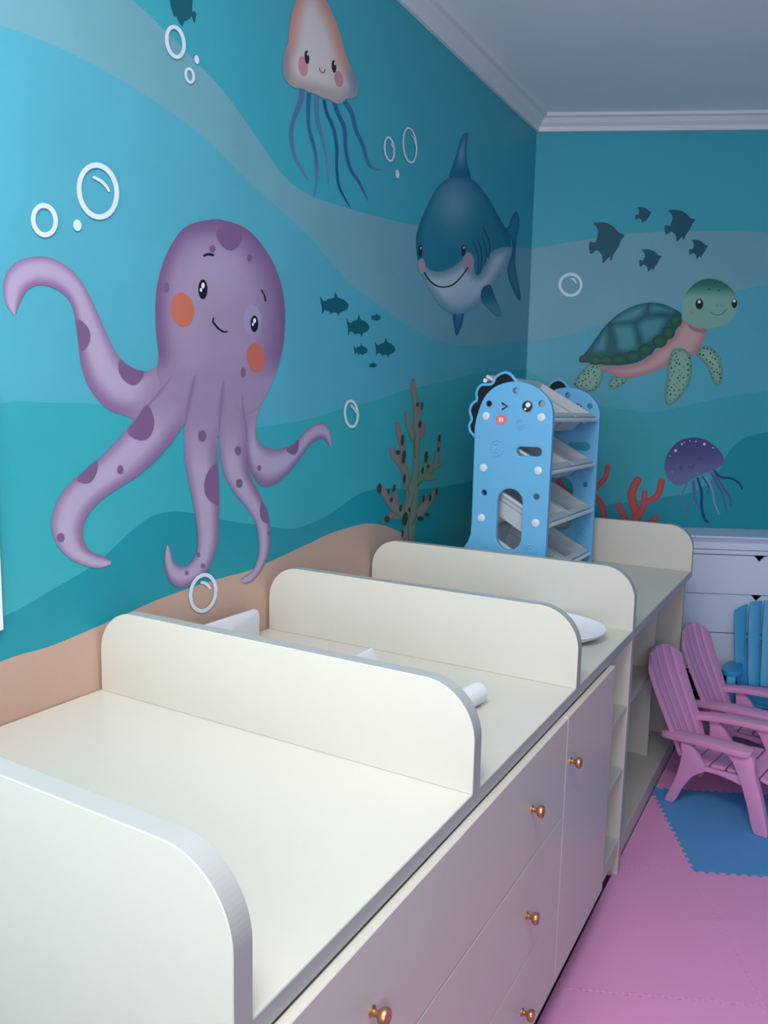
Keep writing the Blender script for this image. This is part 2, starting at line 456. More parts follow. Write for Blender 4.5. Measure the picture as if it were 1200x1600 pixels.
for pts in ([(118,500),(128,502),(138,513),(141,526),(137,539),(129,547),(124,536),(121,517)],
            [(188,562),(200,571),(213,578),(224,580),(221,592),(211,601),(201,599),(190,589),(185,575)],
            [(229,633),(240,651),(240,668),(233,683),(221,688),(208,684),(199,673),(213,655)],
            [(151,720),(152,735),(143,752),(131,755),(120,749),(135,733)],
            [(338,725),(325,737),(319,756),(322,775),(333,786),(342.5,785),(341.5,750)],
            [(409,785),(406,800),(410,814),(420,816),(419,800),(414,790)],
            [(467,687),(466,702),(460,710),(450,706),(449,701),(460,694)],
            [(339,360),(342,377),(353,389),(364,391),(374,382),(378,371),(374,354),(359,348)]):
    fill('spot', 'L', pts, SPOT, 11, oc)
for x, y, a, b in ((188,734,5,7),(95,840,6,7),(316,681,6.5,9),(310,867,3,4),(317,884,3.5,4),(292,895,3,3.5),(372,704,5,7),(374,755,5,7),(420,833,2,4),(405,731,3,4),(332,389,5,6),(390,403,4,6),(260,449,4.5,8),(380,582,4,8)):
    oval('spot', 'L', x, y, a, b, SPOT, 11, oc)
oval('eye_halo', 'L', 394, 500, 14, 23, (164, 150, 188), 10, oc)
for x, y, a, b in ((317,452,7.3,15.5),(397.6,506,6.2,13)):
    e = oval('eye', 'L', x, y, a, b, INK, 12, oc)
    oval('eye_glint', 'L', x + 0.2, y - b * 0.38, a * 0.36, b * 0.3, WHITE, 13, e); oval('eye_glint', 'L', x - a * 0.4, y + b * 0.06, a * 0.26, b * 0.2, WHITE, 13, e)
stroke('eyebrow', 'L', [(319,399.5),(325,397),(332.5,398.5)], [3.5, 4], INK, 12, oc)
stroke('eyebrow', 'L', [(408.5,453),(413,461),(415,470)], [2, 2.5], INK, 12, oc)
stroke('mouth', 'L', [(334,497),(332.5,502),(336,507),(342,514),(350,518.5),(355,518)], [2, 3, 3, 2], INK, 12, oc)
oval('cheek', 'L', 285, 484, 18.5, 27, (204, 112, 92), 11, oc, -8)
oval('cheek', 'L', 400, 559, 14.5, 23, (200, 106, 90), 11, oc, -6)

# ---- jellyfish by the ceiling
jz = lambda pts: Z(420, 0, 4.615, pts)
je = mural('jellyfish_painting', 'peach jellyfish with long blue tentacles painted high on the wall')
for path, w, c0, c1 in (([(238,640),(232,720),(190,830),(163,930),(165,1030),(190,1130),(240,1220),(285,1300)], [8,8,6,6,5,4,1.5], (84,122,156), (108,130,164)),
    ([(290,670),(285,780),(290,920),(330,1070),(345,1180),(345,1320),(320,1430)], [6.5,6,5,5,5,3,1.2], (54,106,156), (108,130,166)),
    ([(350,680),(345,780),(355,880),(395,1030),(425,1180),(432,1330)], [7,6.5,6,4,3,1.2], (86,130,166), (120,136,166)),
    ([(398,720),(420,820),(465,920),(490,1060),(490,1200),(510,1350),(590,1500)], [5,5,5,5,4,4,1.2], (30,92,140), (24,84,130)),
    ([(468,725),(500,820),(545,920),(555,1080),(590,1220),(650,1310),(712,1440)], [6,6,6,5,5,4,1.2], (50,92,152), (58,96,156)),
    ([(545,725),(600,820),(630,940),(680,1050),(710,1160),(750,1210),(805,1222)], [7,6,5.5,5,5,3.5,2], (44,110,150), (100,116,164))):
    stroke('tentacle', 'L', jz(path), w, (lambda a, b: (lambda t, s: mixc(a, b, sstep((t - 0.4) / 0.5))))(c0, c1), 5, je, 4, False)
bell = jz([(300,-75),(240,-50),(200,0),(170,80),(150,200),(140,310),(110,380),(95,450),(100,520),(130,590),(180,630),(240,640),(290,665),(330,675),(390,705),(440,720),(490,748),(530,740),(560,712),(610,708),(640,680),(645,600),(620,540),(580,460),(540,340),(500,200),(450,80),(410,0),(370,-50)])
def bell_col(u, v, d):
    x, y = (u - 420) * 4.615, v * 4.615
    c = mixc(mixc((206, 140, 122), (176, 160, 158), sstep((y - 470) / 150.0)), (220, 208, 208), sstep((d + 1) / 28.0))
    k = max(sstep((330 - (x + (y - 470) * 0.05)) / 150.0 - 0.75) * sstep((y - 300) / 120.0), sstep((x - 520) / 110.0) * sstep((y - 430) / 120.0))
    k *= sstep(1.2 - d / 26.0)
    c = mixc(c, (112, 140, 158), k * 0.85)
    return mixc(c, (186, 168, 168), sstep((y - 560) / 160.0) * 0.5)
fill('bell', 'L', bell, bell_col, 7, je, True, 4.0)
for x, y, a, b in ((275,412,17,50),(470,480,17,46)):
    e = oval('eye', 'L', 420 + x / 4.615, y / 4.615, a / 4.615, b / 4.615, INK, 9, je, -5)
    oval('eye_glint', 'L', 420 + (x + 6) / 4.615, (y - 22) / 4.615, 1.1, 2.6, WHITE, 10, e)
stroke('mouth', 'L', jz([(365,490),(372,512),(388,524),(402,518),(405,500)]), 1.2, INK, 9, je)
oval('cheek', 'L', 420 + 247 / 4.615, 478 / 4.615, 7.5, 16, (214, 146, 156), 8, je, -8)
oval('cheek', 'L', 420 + 505 / 4.615, 570 / 4.615, 7, 13, (206, 140, 150), 8, je, -8)

# ---- shark
sz = lambda pts: Z(620, 190, 4.571, pts)
sh = mural('shark_painting', 'smiling blue shark painted beside the room corner')
SK_D, SK_M, SK_L = (20, 100, 130), (38, 124, 150), (130, 168, 188)
def fin_col(u, v, d): return mixc((16, 92, 130), (92, 146, 184), sstep(d / 7.0) * 0.8)
fill('tail', 'L', sz([(775,770),(800,750),(820,690),(850,640),(875,690),(870,770),(855,830),(850,930),(845,1010),(865,1130),(885,1250),(875,1280),(850,1240),(810,1150),(790,1060),(800,1010),(825,930),(820,850)]), lambda u, v, d: mixc((18, 98, 124), (52, 122, 156), sstep(d / 5.0)), 5, sh, True, 3.0)
fill('dorsal_fin', 'L', sz([(375,398),(410,290),(440,180),(470,100),(490,85),(508,90),(500,200),(505,300),(527,408),(450,402)]), lambda u, v, d: mixc((20, 106, 140), (122, 172, 202), sstep(d / 7.0) * sstep((275 - v) / 40.0) * sstep((735 - u) / 14.0)), 5, sh, True, 3.0)
fill('belly_fin', 'L', sz([(405,1365),(475,1365),(470,1430),(450,1490),(425,1530),(412,1480)]), lambda u, v, d: mixc((16, 84, 120), (46, 116, 164), sstep(d / 6.0)), 5, sh, True, 3.0)
body = sz([(375,400),(450,394),(525,405),(600,470),(680,590),(740,700),(790,780),(815,870),(815,940),(790,1020),(720,1130),(650,1230),(580,1310),(500,1360),(440,1375),(370,1360),(290,1290),(220,1180),(180,1090),(150,990),(138,880),(145,790),(180,690),(230,580),(290,470)])
def shark_col(u, v, d):
    x, y = (u - 620) * 4.571, (v - 190) * 4.571
    c = mixc(SK_D, SK_M, sstep(d / 12.0))
    g = math.exp(-(((x - 410) / 150) ** 2 + ((y - 590) / 190) ** 2))
    return mixc(c, SK_L, g * 0.8)
fill('body', 'L', body, shark_col, 6, sh, True, 4.0)
belly = sz([(150,985),(195,1020),(240,1060),(310,1072),(390,1045),(450,1000),(500,945),(545,1010),(562,1090),(600,1080),(640,985),(700,915),(812,895),(815,940),(790,1020),(720,1130),(650,1230),(580,1310),(500,1360),(440,1375),(370,1360),(290,1290),(220,1180),(180,1090)])
def belly_col(u, v, d):
    c = mixc((124, 156, 176), (198, 210, 222), sstep(d / 16.0))
    return mixc(c, (110, 158, 180), sstep((v - 445) / 45.0) * 0.5)
fill('belly', 'L', belly, belly_col, 7, sh, True, 4.0, 3)
fill('pectoral_fin', 'L', sz([(650,1165),(610,1190),(600,1240),(610,1290),(650,1330),(700,1380),(735,1392),(748,1360),(720,1290),(690,1220),(670,1170)]), lambda u, v, d: mixc((20, 96, 128), (72, 148, 160), sstep((v - 455) / 30.0)), 8, sh, True, 3.0)
for cx, cy, a, b in ((178,1030,5.5,12),(512,1010,8.5,17)):
    oval('cheek', 'L', 620 + cx / 4.571, 190 + cy / 4.571, a, b, (184, 158, 176), 8, sh)
for x, y, a, b in ((168,925,14,42),(476,922,14,38)):
    e = oval('eye', 'L', 620 + x / 4.571, 190 + y / 4.571, a / 4.571, b / 4.571, INK, 9, sh)
    oval('eye_glint', 'L', 620 + (x + 3) / 4.571, 190 + (y - 20) / 4.571, 0.9, 2.0, WHITE, 10, e)
stroke('mouth', 'L', sz([(198,1078),(230,1130),(280,1170),(340,1182),(400,1165),(450,1120),(490,1070),(508,1042)]), 2.2, INK, 9, sh)
for g in ([(545,850),(575,930),(585,1000),(575,1100)],[(580,840),(605,920),(605,1010),(592,1085)],[(612,830),(638,910),(640,970),(628,1030)],[(615,755),(655,840),(665,900),(655,985)]):
    stroke('gill_line', 'L', sz(g), [1.2, 2.2, 1.2], (18, 84, 112), 9, sh)
for nx in (262, 286): stroke('nostril', 'L', sz([(nx, 1048), (nx + 4, 1062)]), 0.9, (16, 70, 96), 9, sh)

# ---- tall brown coral
cz = lambda pts: Z(540, 560, 5.0, pts)
co = mural('coral_painting', 'tall brown and green branching coral painted left of the blue toy rack')
CO_B, CO_G = (150, 128, 124), (124, 146, 128)
def coral_col(w): return lambda t, s: mixc(mixc(CO_G, CO_B, sstep(t * 1.2 - 0.1 + w)), (104, 104, 96), sstep(abs(s) * 1.5 - 0.6) * 0.5)
k = 4
for path, w, b in (([(380,1110),(388,1050),(392,990)], [11,7,3], .5), ([(420,1230),(350,1230),(300,1280)], [13,9,6], .4), ([(610,1150),(620,1070)], [10,4], .3),
    ([(480,1010),(455,860),(390,770),(362,712)], [10,13,12,9], .2), ([(455,850),(447,700),(420,600),(405,512)], [10,9,9,6], .4),
    ([(555,970),(620,890),(690,840),(720,740),(738,605)], [12,14,11,6,6], -.5), ([(620,900),(628,800),(634,730)], [9,8,5], -.4), ([(690,850),(735,825),(758,808)], [9,7,4], -.5), ([(640,920),(690,930)], [16,8], -.6),
    ([(470,1220),(380,1150),(320,1070),(265,1005)], [20,17,13,10], .3), ([(560,1230),(620,1150),(670,1090),(708,1020)], [15,15,9,5], 0),
    ([(548,640),(500,540),(482,425)], [12,10,7], -.4), ([(560,630),(598,570),(608,515)], [11,10,7], .4), ([(560,460),(590,390),(598,350)], [9,7,4], .3),
    ([(492,1500),(498,1280),(520,1060),(545,900),(552,750),(556,600),(560,480),(548,330),(530,240),(530,172)], [19,20,21,9,9,11,12,9,8.5,6], -.2)):
    k += 0.4
    stroke('branch', 'L', cz(path), w, coral_col(b), k, co, 5)
for x, y, a, b in ((465,1255,22,55),(455,770,15,55),(445,640,12,45),(265,1015,18,40),(358,1105,12,20),(335,1040,10,20),(630,770,13,45),(733,625,10,30),(727,710,8,22),(580,515,12,30),(562,360,10,20),(596,370,8,35),(325,1255,22,25),(380,1015,10,30),(610,1095,10,30),(660,1090,10,30),(710,1040,10,30),(460,940,10,40),(430,1170,12,30),(497,1180,9,20),(585,1250,25,18),(640,1220,15,15),(645,845,12,15),(603,875,8,30),(410,735,18,18),(445,1370,8,30)):
    oval('dark_pore', 'L', 540 + x / 5, 560 + y / 5, a / 5, b / 5, (62, 66, 58), 12, co, 6)
for p in ([(492,1440),(490,1300),(512,1160),(530,1060)],[(520,1300),(560,1220)],[(545,780),(540,640),(548,560)],[(500,1080),(488,1000)],[(560,1000),(600,950)]):
    stroke('bark_line', 'L', cz(p), [1.0, 0.6], (76, 80, 72), 12, co)

# ---- fish silhouettes
FISH_L = [(112,245),(135,275),(155,290),(190,270),(237,258),(250,200),(272,253),(310,268),(350,295),(371,330),(350,365),(300,386),(292,395),(278,425),(272,395),(225,390),(208,412),(203,388),(170,370),(150,375),(133,408),(130,340)]
def bbox_map(shape, bb):
    x0, x1 = min(p[0] for p in shape), max(p[0] for p in shape); y0, y1 = min(p[1] for p in shape), max(p[1] for p in shape)
    return [(bb[0] + (p[0] - x0) / (x1 - x0) * (bb[1] - bb[0]), bb[2] + (p[1] - y0) / (y1 - y0) * (bb[3] - bb[2])) for p in shape]
DARKF = (12, 92, 108)
for bb, lab in (((112,371,200,425), 'long dark fish silhouette leading the six-fish shoal, nearest the octopus'),
                ((350,556,400,612), 'second largest dark fish silhouette in the middle of the six-fish shoal'),
                ((570,660,388,472), 'small dark fish silhouette, highest right in the six-fish shoal'),
                ((412,541,660,780), 'medium dark fish silhouette low in the six-fish shoal, left side'),
                ((602,787,608,798), 'dark fish silhouette with tall fin, rightmost of the six-fish shoal'),
                ((552,620,825,890), 'tiniest dark fish silhouette at the bottom of the six-fish shoal')):
    b = [480 + bb[0] / 5.715, 480 + bb[1] / 5.715, 420 + bb[2] / 5.715, 420 + bb[3] / 5.715]
    o = fill('fish_painting', 'L', catmull(bbox_map(FISH_L, b), True, 2), DARKF, 4, None, False)
    tag(o, lab, 'mural', 'dark fish shoal left of the shark')
o = fill('fish_painting', 'L', [(262,-30),(264,-5),(267,10),(272,27),(275,24),(281,36),(285,42),(288,33),(297,29),(299,24),(304,37),(307,21),(303,17),(300,20),(301,-5),(296,-32),(280,-44)], DARKF, 4, None, False)
tag(o, 'dark fish silhouette cut off at the top edge, above bubbles', 'mural')
FISH_B = [(175,183),(215,177),(260,183),(300,208),(330,240),(358,248),(352,268),(340,280),(325,320),(295,365),(285,395),(275,398),(270,378),(240,410),(230,408),(228,370),(200,340),(185,345),(168,360),(155,355),(152,292),(180,295),(190,290),(205,240),(195,205)]
for bb, lab in (((152,358,177,412), 'largest dark angelfish silhouette, leftmost of five above the turtle'),
                ((595,772,103,288), 'big dark angelfish silhouette, upper right of the five'),
                ((422,518,88,180), 'little dark angelfish silhouette, topmost of the five'),
                ((445,575,335,465), 'dark angelfish silhouette, lowest of the five'),
                ((738,848,280,390), 'dark angelfish silhouette, rightmost of the five, above turtle head')):
    b = [880 + bb[0] / 3.75, 880 + bb[1] / 3.75, 300 + bb[2] / 3.75, 300 + bb[3] / 3.75]
    o = fill('fish_painting', 'B', catmull(bbox_map(FISH_B, b), True, 2), (14, 84, 102), 4, None, False)
    tag(o, lab, 'mural', 'dark angelfish above the turtle')

# ---- bubbles
def bubble(side, cx, cy, rx, ry, w, lab, rot=0, glint=None):
    t = mural('bubble_painting', lab, 'white painted bubbles')
    if w is None:
        oval('dot', side, cx, cy, rx, ry, BUB, 14, t, rot); return t
    A, B = ell(cx, cy, rx, ry, rot, 40), ell(cx, cy, rx - w * 0.88, ry - w, rot, 40)
    pigment_mesh('ring', side, A + B, [(i, (i + 1) % 40, 40 + (i + 1) % 40, 40 + i) for i in range(40)], [BUB] * 80, 14, t)
    if glint: stroke('glint', side, glint[0], glint[1], BUB, 14, t)
    return t
bubble('L', 69.5, 344, 21, 27, 8, 'thick plain white bubble ring above the octopus arm tip', -8)
bubble('L', 153, 298.5, 33, 45, 8.5, 'largest white bubble ring, upper left of the octopus', -8, ([(147,277),(158,283),(166,291),(170,298)], [4.5, 5, 4]))
bubble('L', 121, 352, 6.5, 9, None, 'small white bubble dot between two rings left of octopus', -8)
bubble('L', 274, 65.5, 16, 27, 6.5, 'thick white bubble ring just below the topmost fish', -10)
bubble('L', 296.5, 118, 8, 13, 4.5, 'small white bubble ring below the ring under the topmost fish', -10)
bubble('L', 307.5, 93, 3.6, 7, None, 'white bubble dot right of the rings below the topmost fish', -10)
bubble('L', 608.5, 233, 8.6, 20, 3.2, 'narrow white bubble ring right of the peach jellyfish, smaller one', -6, ([(611,224),(613.5,230)], [1.5, 2]))
bubble('L', 640.5, 227, 11.4, 28.5, 2.8, 'tall thin white bubble ring between jellyfish and shark', -5, ([(643,211),(647,217),(649,225)], [1.2, 2, 1.6]))
bubble('L', 621, 272, 3, 6.8, None, 'white bubble dot under the pair of rings by the shark', -6)
bubble('L', 549, 646.5, 11.8, 22.5, 4.2, 'white bubble ring below the dark fish shoal', -4, ([(549,634),(553.5,639),(556,645)], [3, 3.5, 1.5]))
bubble('L', 317.5, 926.5, 22, 31.5, 6, 'white bubble ring over the sand beneath an octopus tentacle', 10, ([(315,910),(322,912),(328,919)], [4, 5, 4]))
bubble('B', 891.5, 445, 18.8, 18.8, 4.6, 'round white bubble ring on the back wall left of turtle', 0, ([(892,435),(897,437),(900,442)], [2, 3, 2]))

# ---- turtle
tz = lambda pts: Z(880, 300, 3.75, pts)
tu = mural('turtle_painting', 'green sea turtle with pink belly painted on the back wall')
FL_L, FL_D = (140, 182, 160), (88, 142, 128)
rng = random.Random(3)
def flipper(pts, layer, nd):
    q = tz(pts)
    o = fill('flipper', 'B', q, lambda u, v, d: mixc(FL_D, FL_L, sstep(d / 8.0)), layer, tu, True, 4.0)
    us = [p[0] for p in q]; vs = [p[1] for p in q]; out = catmull(q, True, 3); done = []
    tries = 0
    while len(done) < nd and tries < 900:
        tries += 1
        p = (rng.uniform(min(us), max(us)), rng.uniform(min(vs), max(vs)))
        if inside(p, out) and edge_dist(p, out) > 2.4 and all(math.hypot(p[0]-a, p[1]-b) > 4.6 for a, b in done):
            done.append(p); r = rng.uniform(0.8, 1.7)
            oval('freckle', 'B', p[0], p[1], r, r * 1.1, (36, 88, 84), layer + 1, o)
flipper([(780,950),(820,900),(880,920),(920,970),(935,1050),(925,1120),(900,1135),(870,1100),(840,1020)], 4, 26)
flipper([(150,1010),(190,1005),(235,1040),(225,1110),(190,1160),(150,1175),(80,1150),(60,1120),(90,1070)], 4, 26)
flipper([(290,1080),(375,1080),(355,1130),(310,1150),(270,1155),(265,1120)], 4, 9)
fill('belly', 'B', tz([(200,1015),(300,1020),(400,1010),(480,980),(560,915),(640,850),(690,770),(740,750),(840,795),(830,850),(790,930),(750,965),(700,970),(640,990),(610,1015),(540,1050),(450,1080),(380,1090),(300,1075),(240,1045)]), lambda u, v, d: mixc((178, 124, 128), (206, 164, 164), sstep(d / 12.0)), 5, tu, True, 5.0)
flipper([(640,925),(690,915),(735,940),(755,1000),(750,1080),(730,1140),(690,1200),(640,1245),(605,1245),(595,1200),(605,1100),(615,1000)], 7, 46)
shell = tz([(95,975),(130,940),(165,895),(200,845),(250,780),(330,710),(420,665),(500,648),(580,655),(640,680),(690,710),(692,740),(670,790),(640,840),(600,880),(550,910),(510,950),(450,990),(380,1010),(300,1015),(220,1010),(150,1000),(100,998)])
fill('shell', 'B', shell, lambda u, v, d: mixc((8, 72, 82), (18, 90, 100), sstep(d / 10.0)), 9, tu, True, 6.0)
for p in ([(170,920),(240,800),(262,790),(258,930),(190,940)],[(290,780),(400,770),(425,800),(440,880),(430,930),(320,935),(305,860)],[(430,780),(470,740),(560,728),(615,740),(590,790),(550,850),(470,890),(450,840)],[(280,770),(330,715),(420,670),(490,655),(480,710),(440,745),(390,765)],[(510,655),(580,660),(650,690),(640,720),(580,712),(505,715)]):
    fill('shell_plate', 'B', tz(p), lambda u, v, d: mixc((20, 102, 114), (80, 152, 160), sstep(d / 9.0) * 0.85), 10, tu, True, 3.5, 4)
for x, y, a, b in ((125,975,30,22),(190,985,45,28),(255,985,42,30),(330,980,48,32),(410,965,45,36),(485,925,45,36),(565,875,42,38),(617,825,38,38),(660,755,36,38)):
    oval('rim_scute', 'B', 880 + x / 3.75, 300 + y / 3.75, a / 3.75, b / 3.75, lambda u, v, d: mixc((12, 72, 56), (32, 104, 78), sstep(d / 7.0)), 10.5 + 0.1 * (x % 7), tu)
fill('neck_shade', 'B', tz([(735,775),(790,800),(840,808),(836,826),(780,820),(740,800)]), (158, 122, 132), 6, tu)
def thead(u, v, d):
    y = (v - 300) * 3.75
    c = mixc((26, 108, 88), (128, 178, 162), sstep((y - 520) / 110.0))
    return mixc(mixc(c, (24, 100, 84), 0.5 * sstep((640 - y) / 80.0)), c, sstep(d / 6.0))
fill('head', 'B', tz([(695,680),(700,640),(730,580),(780,530),(850,508),(920,520),(980,560),(1015,620),(1022,680),(1000,730),(950,775),(880,800),(800,795),(730,765),(698,740)]), thead, 8, tu, True, 4.0)
for x, y, a, b in ((798,657,23,31),(1003,652,17,28)):
    e = oval('eye', 'B', 880 + x / 3.75, 300 + y / 3.75, a / 3.75, b / 3.75, INK, 9, tu)
    oval('eye_glint', 'B', 880 + (x - 1) / 3.75, 300 + (y - 14) / 3.75, 2.3, 2.5, WHITE, 10, e)
stroke('mouth', 'B', tz([(862,703),(890,720),(930,714),(955,688)]), 0.9, (40, 78, 84), 9, tu)
oval('cheek', 'B', 880 + 753 / 3.75, 300 + 703 / 3.75, 4, 4, (170, 148, 150), 9, tu)
for x, y in ((902,665),(925,664)): oval('nostril', 'B', 880 + x / 3.75, 300 + y / 3.75, 1, 0.9, (40, 78, 84), 9, tu)
for x, y in ((855,570),(912,575),(890,532),(925,535)): oval('freckle', 'B', 880 + x / 3.75, 300 + y / 3.75, 2, 1.6, (24, 90, 78), 9, tu)

# ---- purple jellyfish and red coral, back wall
pz = lambda pts: Z(900, 660, 4.0, pts)
pj = mural('jellyfish_painting', 'small purple jellyfish with white dots painted above the dresser')
pk = 4.0
for path, w, c in (([(695,380),(665,450),(670,510),(690,570)], [2.5,2], (110,112,158)), ([(735,365),(745,450),(710,510),(700,560)], [3,2], (104,102,152)), ([(730,370),(740,470),(775,540)], [3,2], (92,96,150)),
    ([(845,315),(890,400),(920,460),(940,560)], [3.5,2], (88,88,144)), ([(870,325),(930,420),(965,470),(965,520)], [3.5,3], (86,90,148)), ([(790,340),(830,400),(820,450)], [3,2], (60,84,140)),
    ([(810,335),(850,420),(865,500),(895,575)], [3,2], (150,152,186)), ([(760,350),(785,440),(785,530),(805,605),(822,620)], [4,4.5], (34,62,124)), ([(860,295),(900,340),(970,350),(1020,380),(1038,415)], [4,3], (30,66,126))):
    pk = pk + 0.15; stroke('tentacle', 'B', pz(path), w, c, pk, pj, 5)
fill('bell', 'B', pz([(555,290),(560,230),(590,170),(640,120),(700,98),(770,98),(840,125),(895,175),(925,225),(915,260),(870,295),(800,320),(740,345),(690,380),(640,395),(600,375),(570,340)]), lambda u, v, d: mixc((66, 66, 122), (110, 114, 160), sstep(((v - 685) * 0.8 + (u - 1040) * 0.1) / 60.0)), 6, pj, True, 4.0)
for x, y, r in ((622,176,9),(803,136,9),(662,135,6),(750,119,5),(857,159,5),(588,210,4),(712,115,4),(676,124,3.5),(600,310,3),(760,320,3)):
    oval('white_dot', 'B', 900 + x / 4, 660 + y / 4, r / 4, r / 4, (206, 208, 228), 7, pj)
for x, y in ((657,284),(776,224)):
    e = oval('eye', 'B', 900 + x / 4, 660 + y / 4, 1.9, 2.6, INK, 7, pj); oval('eye_glint', 'B', 900 + x / 4, 660 + y / 4, 1.2, 1.7, (96, 100, 150), 8, e)
stroke('mouth', 'B', pz([(700,275),(720,283),(742,262)]), 0.9, (44, 46, 92), 7, pj)
rc = mural('coral_painting', 'red branching coral painted on the back wall by the toy rack')
rk_ = 4.0
for q, w in (([(330,700),(380,590),(355,500),(350,430),(385,362)], [16,15,13,13,12]), ([(375,600),(420,530),(430,440)], [13,10,9]), ([(330,640),(290,570),(265,512)], [11,9,8]), ([(440,500),(510,455),(535,368)], [8,10,11]), ([(420,680),(460,625),(510,592)], [9,9,8]),
             ([(60,480),(130,400),(180,350),(200,275)], [10,9,8,7.5]), ([(80,420),(125,470),(165,530),(178,640)], [7,9,9.5,9.5]), ([(-130,330),(-100,380),(-50,440),(60,480)], [8,9,9,8])):
    stroke('branch', 'B', pz(q), w, lambda t, s: mixc((204, 84, 82), (168, 62, 68), sstep(abs(s) * 1.3 - 0.4)), rk_, rc, 5); rk_ += 0.25

# white edge of a frame hung at the very left
m_frame = mat('white_frame_paint', (236, 240, 244), 0.35)
fr = thing('wall_board', 'white framed board on the wall at the left picture edge', 'board', (0.0, 0.62, 1.06))
box('frame', 0.0045, 0.013, 0.0, 0.375, 0.0, 0.5, m_frame, fr, 0.003)

# ------------------------------------------------------------------ changing counter
m_cream = mat('cream_laminate', (209, 204, 193), 0.32, noise=0.012, nscale=30, bump=0.02, bscale=300, spec=0.45)
m_edge = mat('cream_edge_band', (174, 174, 172), 0.38, noise=0.015, nscale=40)
m_carc = mat('cream_carcass', (198, 194, 184), 0.45, noise=0.015)
m_dark = mat('black_plinth', (24, 24, 28), 0.6)
m_bronze = mat('brushed_bronze', (190, 144, 104), 0.36, metal=0.85, noise=0.08, nscale=60)
m_hole = mat('shelf_pin_hole', (10, 10, 10), 0.9)
XF = 0.986          # front edge of the worktops
ZT = 0.85           # worktop height
TH = 0.034          # divider thickness

def rounded_top(x0, x1, z0, z1, r, n=24):
    pts = [(x0, z0), (x1, z0)]
    for k in range(n + 1):
        a = math.pi / 2 * k / n; pts.append((x1 - r + r * math.cos(a), z1 - r + r * math.sin(a)))
    for k in range(n + 1):
        a = math.pi / 2 * (1 + k / n); pts.append((x0 + r + r * math.cos(a), z1 - r + r * math.sin(a)))
    return pts
def divider(name, y, z0, label, x0=0.008, x1=XF, th=TH, r=0.105, xl=None):
    prof = rounded_top(x0, x1, z0, 1.053, r)
    if xl: prof[1:2] = [(xl, z0), (xl, 0.8205), (x1, 0.8205)]
    o = prism(name, [(x, y, z) for x, z in prof], (0, th, 0), m_cream)
    bm = bmesh.new(); bm.from_mesh(o.data)
    es = [e for e in bm.edges if len(e.link_faces) == 2 and e.calc_face_angle(0) > 1.2]
    bmesh.ops.bevel(bm, geom=es, offset=0.0012, segments=1, affect='EDGES'); bm.to_mesh(o.data); bm.free()
    # edge band: the narrow faces
    o.data.materials.append(m_edge)
    for p in o.data.polygons:
        if abs(p.normal.y) < 0.5: p.material_index = 1
    return tag(o, label, 'panel', 'cream dividers on the changing counter')
YD = [0.596, 1.246, 1.893, 2.518, 3.662]
divider('divider_panel', YD[0], 0.0, 'nearest cream divider panel with rounded top at the lower left')
divider('divider_panel', YD[1], ZT, 'second cream divider from the camera, behind the empty changing bay')
divider('divider_panel', YD[2], ZT, 'middle cream divider between the paper roll and the white dish')
divider('divider_panel', YD[3], 0.0, 'fourth cream divider panel, right in front of the blue toy rack')
divider('divider_panel', YD[4], 0.0, 'farthest cream divider panel, against the white dresser', xl=0.962)

def worktop(y0, y1, label):
    t = thing('worktop', label, 'countertop', (0, y0, ZT - 0.029))
    box('slab', 0.004, XF - 0.002, 0.0, y1 - y0, 0.0, 0.029, m_cream, t, 0.001)
    box('edge_band', XF - 0.002, XF, 0.0, y1 - y0, 0.0, 0.029, m_edge, t, 0.0006)
worktop(YD[0] + TH, YD[3], 'long cream worktop running under the three changing bays')
worktop(YD[3] + TH, YD[4], 'cream worktop carrying the blue toy rack')

def knob(parent, y, z, x):
    bm = bmesh.new()
    bm_lathe(bm, [(0, 0), (0.0085, 0), (0.0085, 0.002), (0.0055, 0.004), (0.0048, 0.009), (0.0065, 0.0125), (0.0115, 0.0155), (0.0135, 0.019), (0.0135, 0.0235), (0.0118, 0.0265), (0.0105, 0.0268), (0.0095, 0.0262), (0, 0.0266)], (x, y, z), (1, 0, 0), 24)
    return finish(bm, 'knob', m_bronze, parent, smooth=True)

# drawer cabinet
XD0, XD1 = 0.983, 1.001
dc = thing('drawer_cabinet', 'cream cabinet with three wide drawers and bronze knobs', 'cabinet', (0, 0, 0))
bm = bmesh.new()
y0, y1 = YD[0] + TH, 1.785
bm_box(bm, 0.03, 0.978, y0 + 0.001, y0 + 0.019, 0.115, 0.8205); bm_box(bm, 0.03, 0.978, y1 - 0.018, y1, 0.115, 0.8205)
bm_box(bm, 0.03, 0.978, y0 + 0.019, y1 - 0.018, 0.115, 0.133); bm_box(bm, 0.03, 0.978, y0 + 0.019, y1 - 0.018, 0.804, 0.8205); bm_box(bm, 0.03, 0.04, y0 + 0.019, y1 - 0.018, 0.103, 0.804)
finish(bm, 'body', m_carc, dc)
box('plinth', 0.06, 0.90, y0 + 0.01, y1, 0.0, 0.115, m_dark, dc)
for z0, z1, zk in ((0.571, 0.8145, 0.694), (0.332, 0.568, 0.446), (0.115, 0.329, 0.213)):
    d = box('drawer', XD0, XD1, y0 + 0.003, y1 - 0.0015, z0, z1, m_cream, dc, 0.0012)
    for yk in (0.872, 1.541): knob(d, yk, zk, XD1)
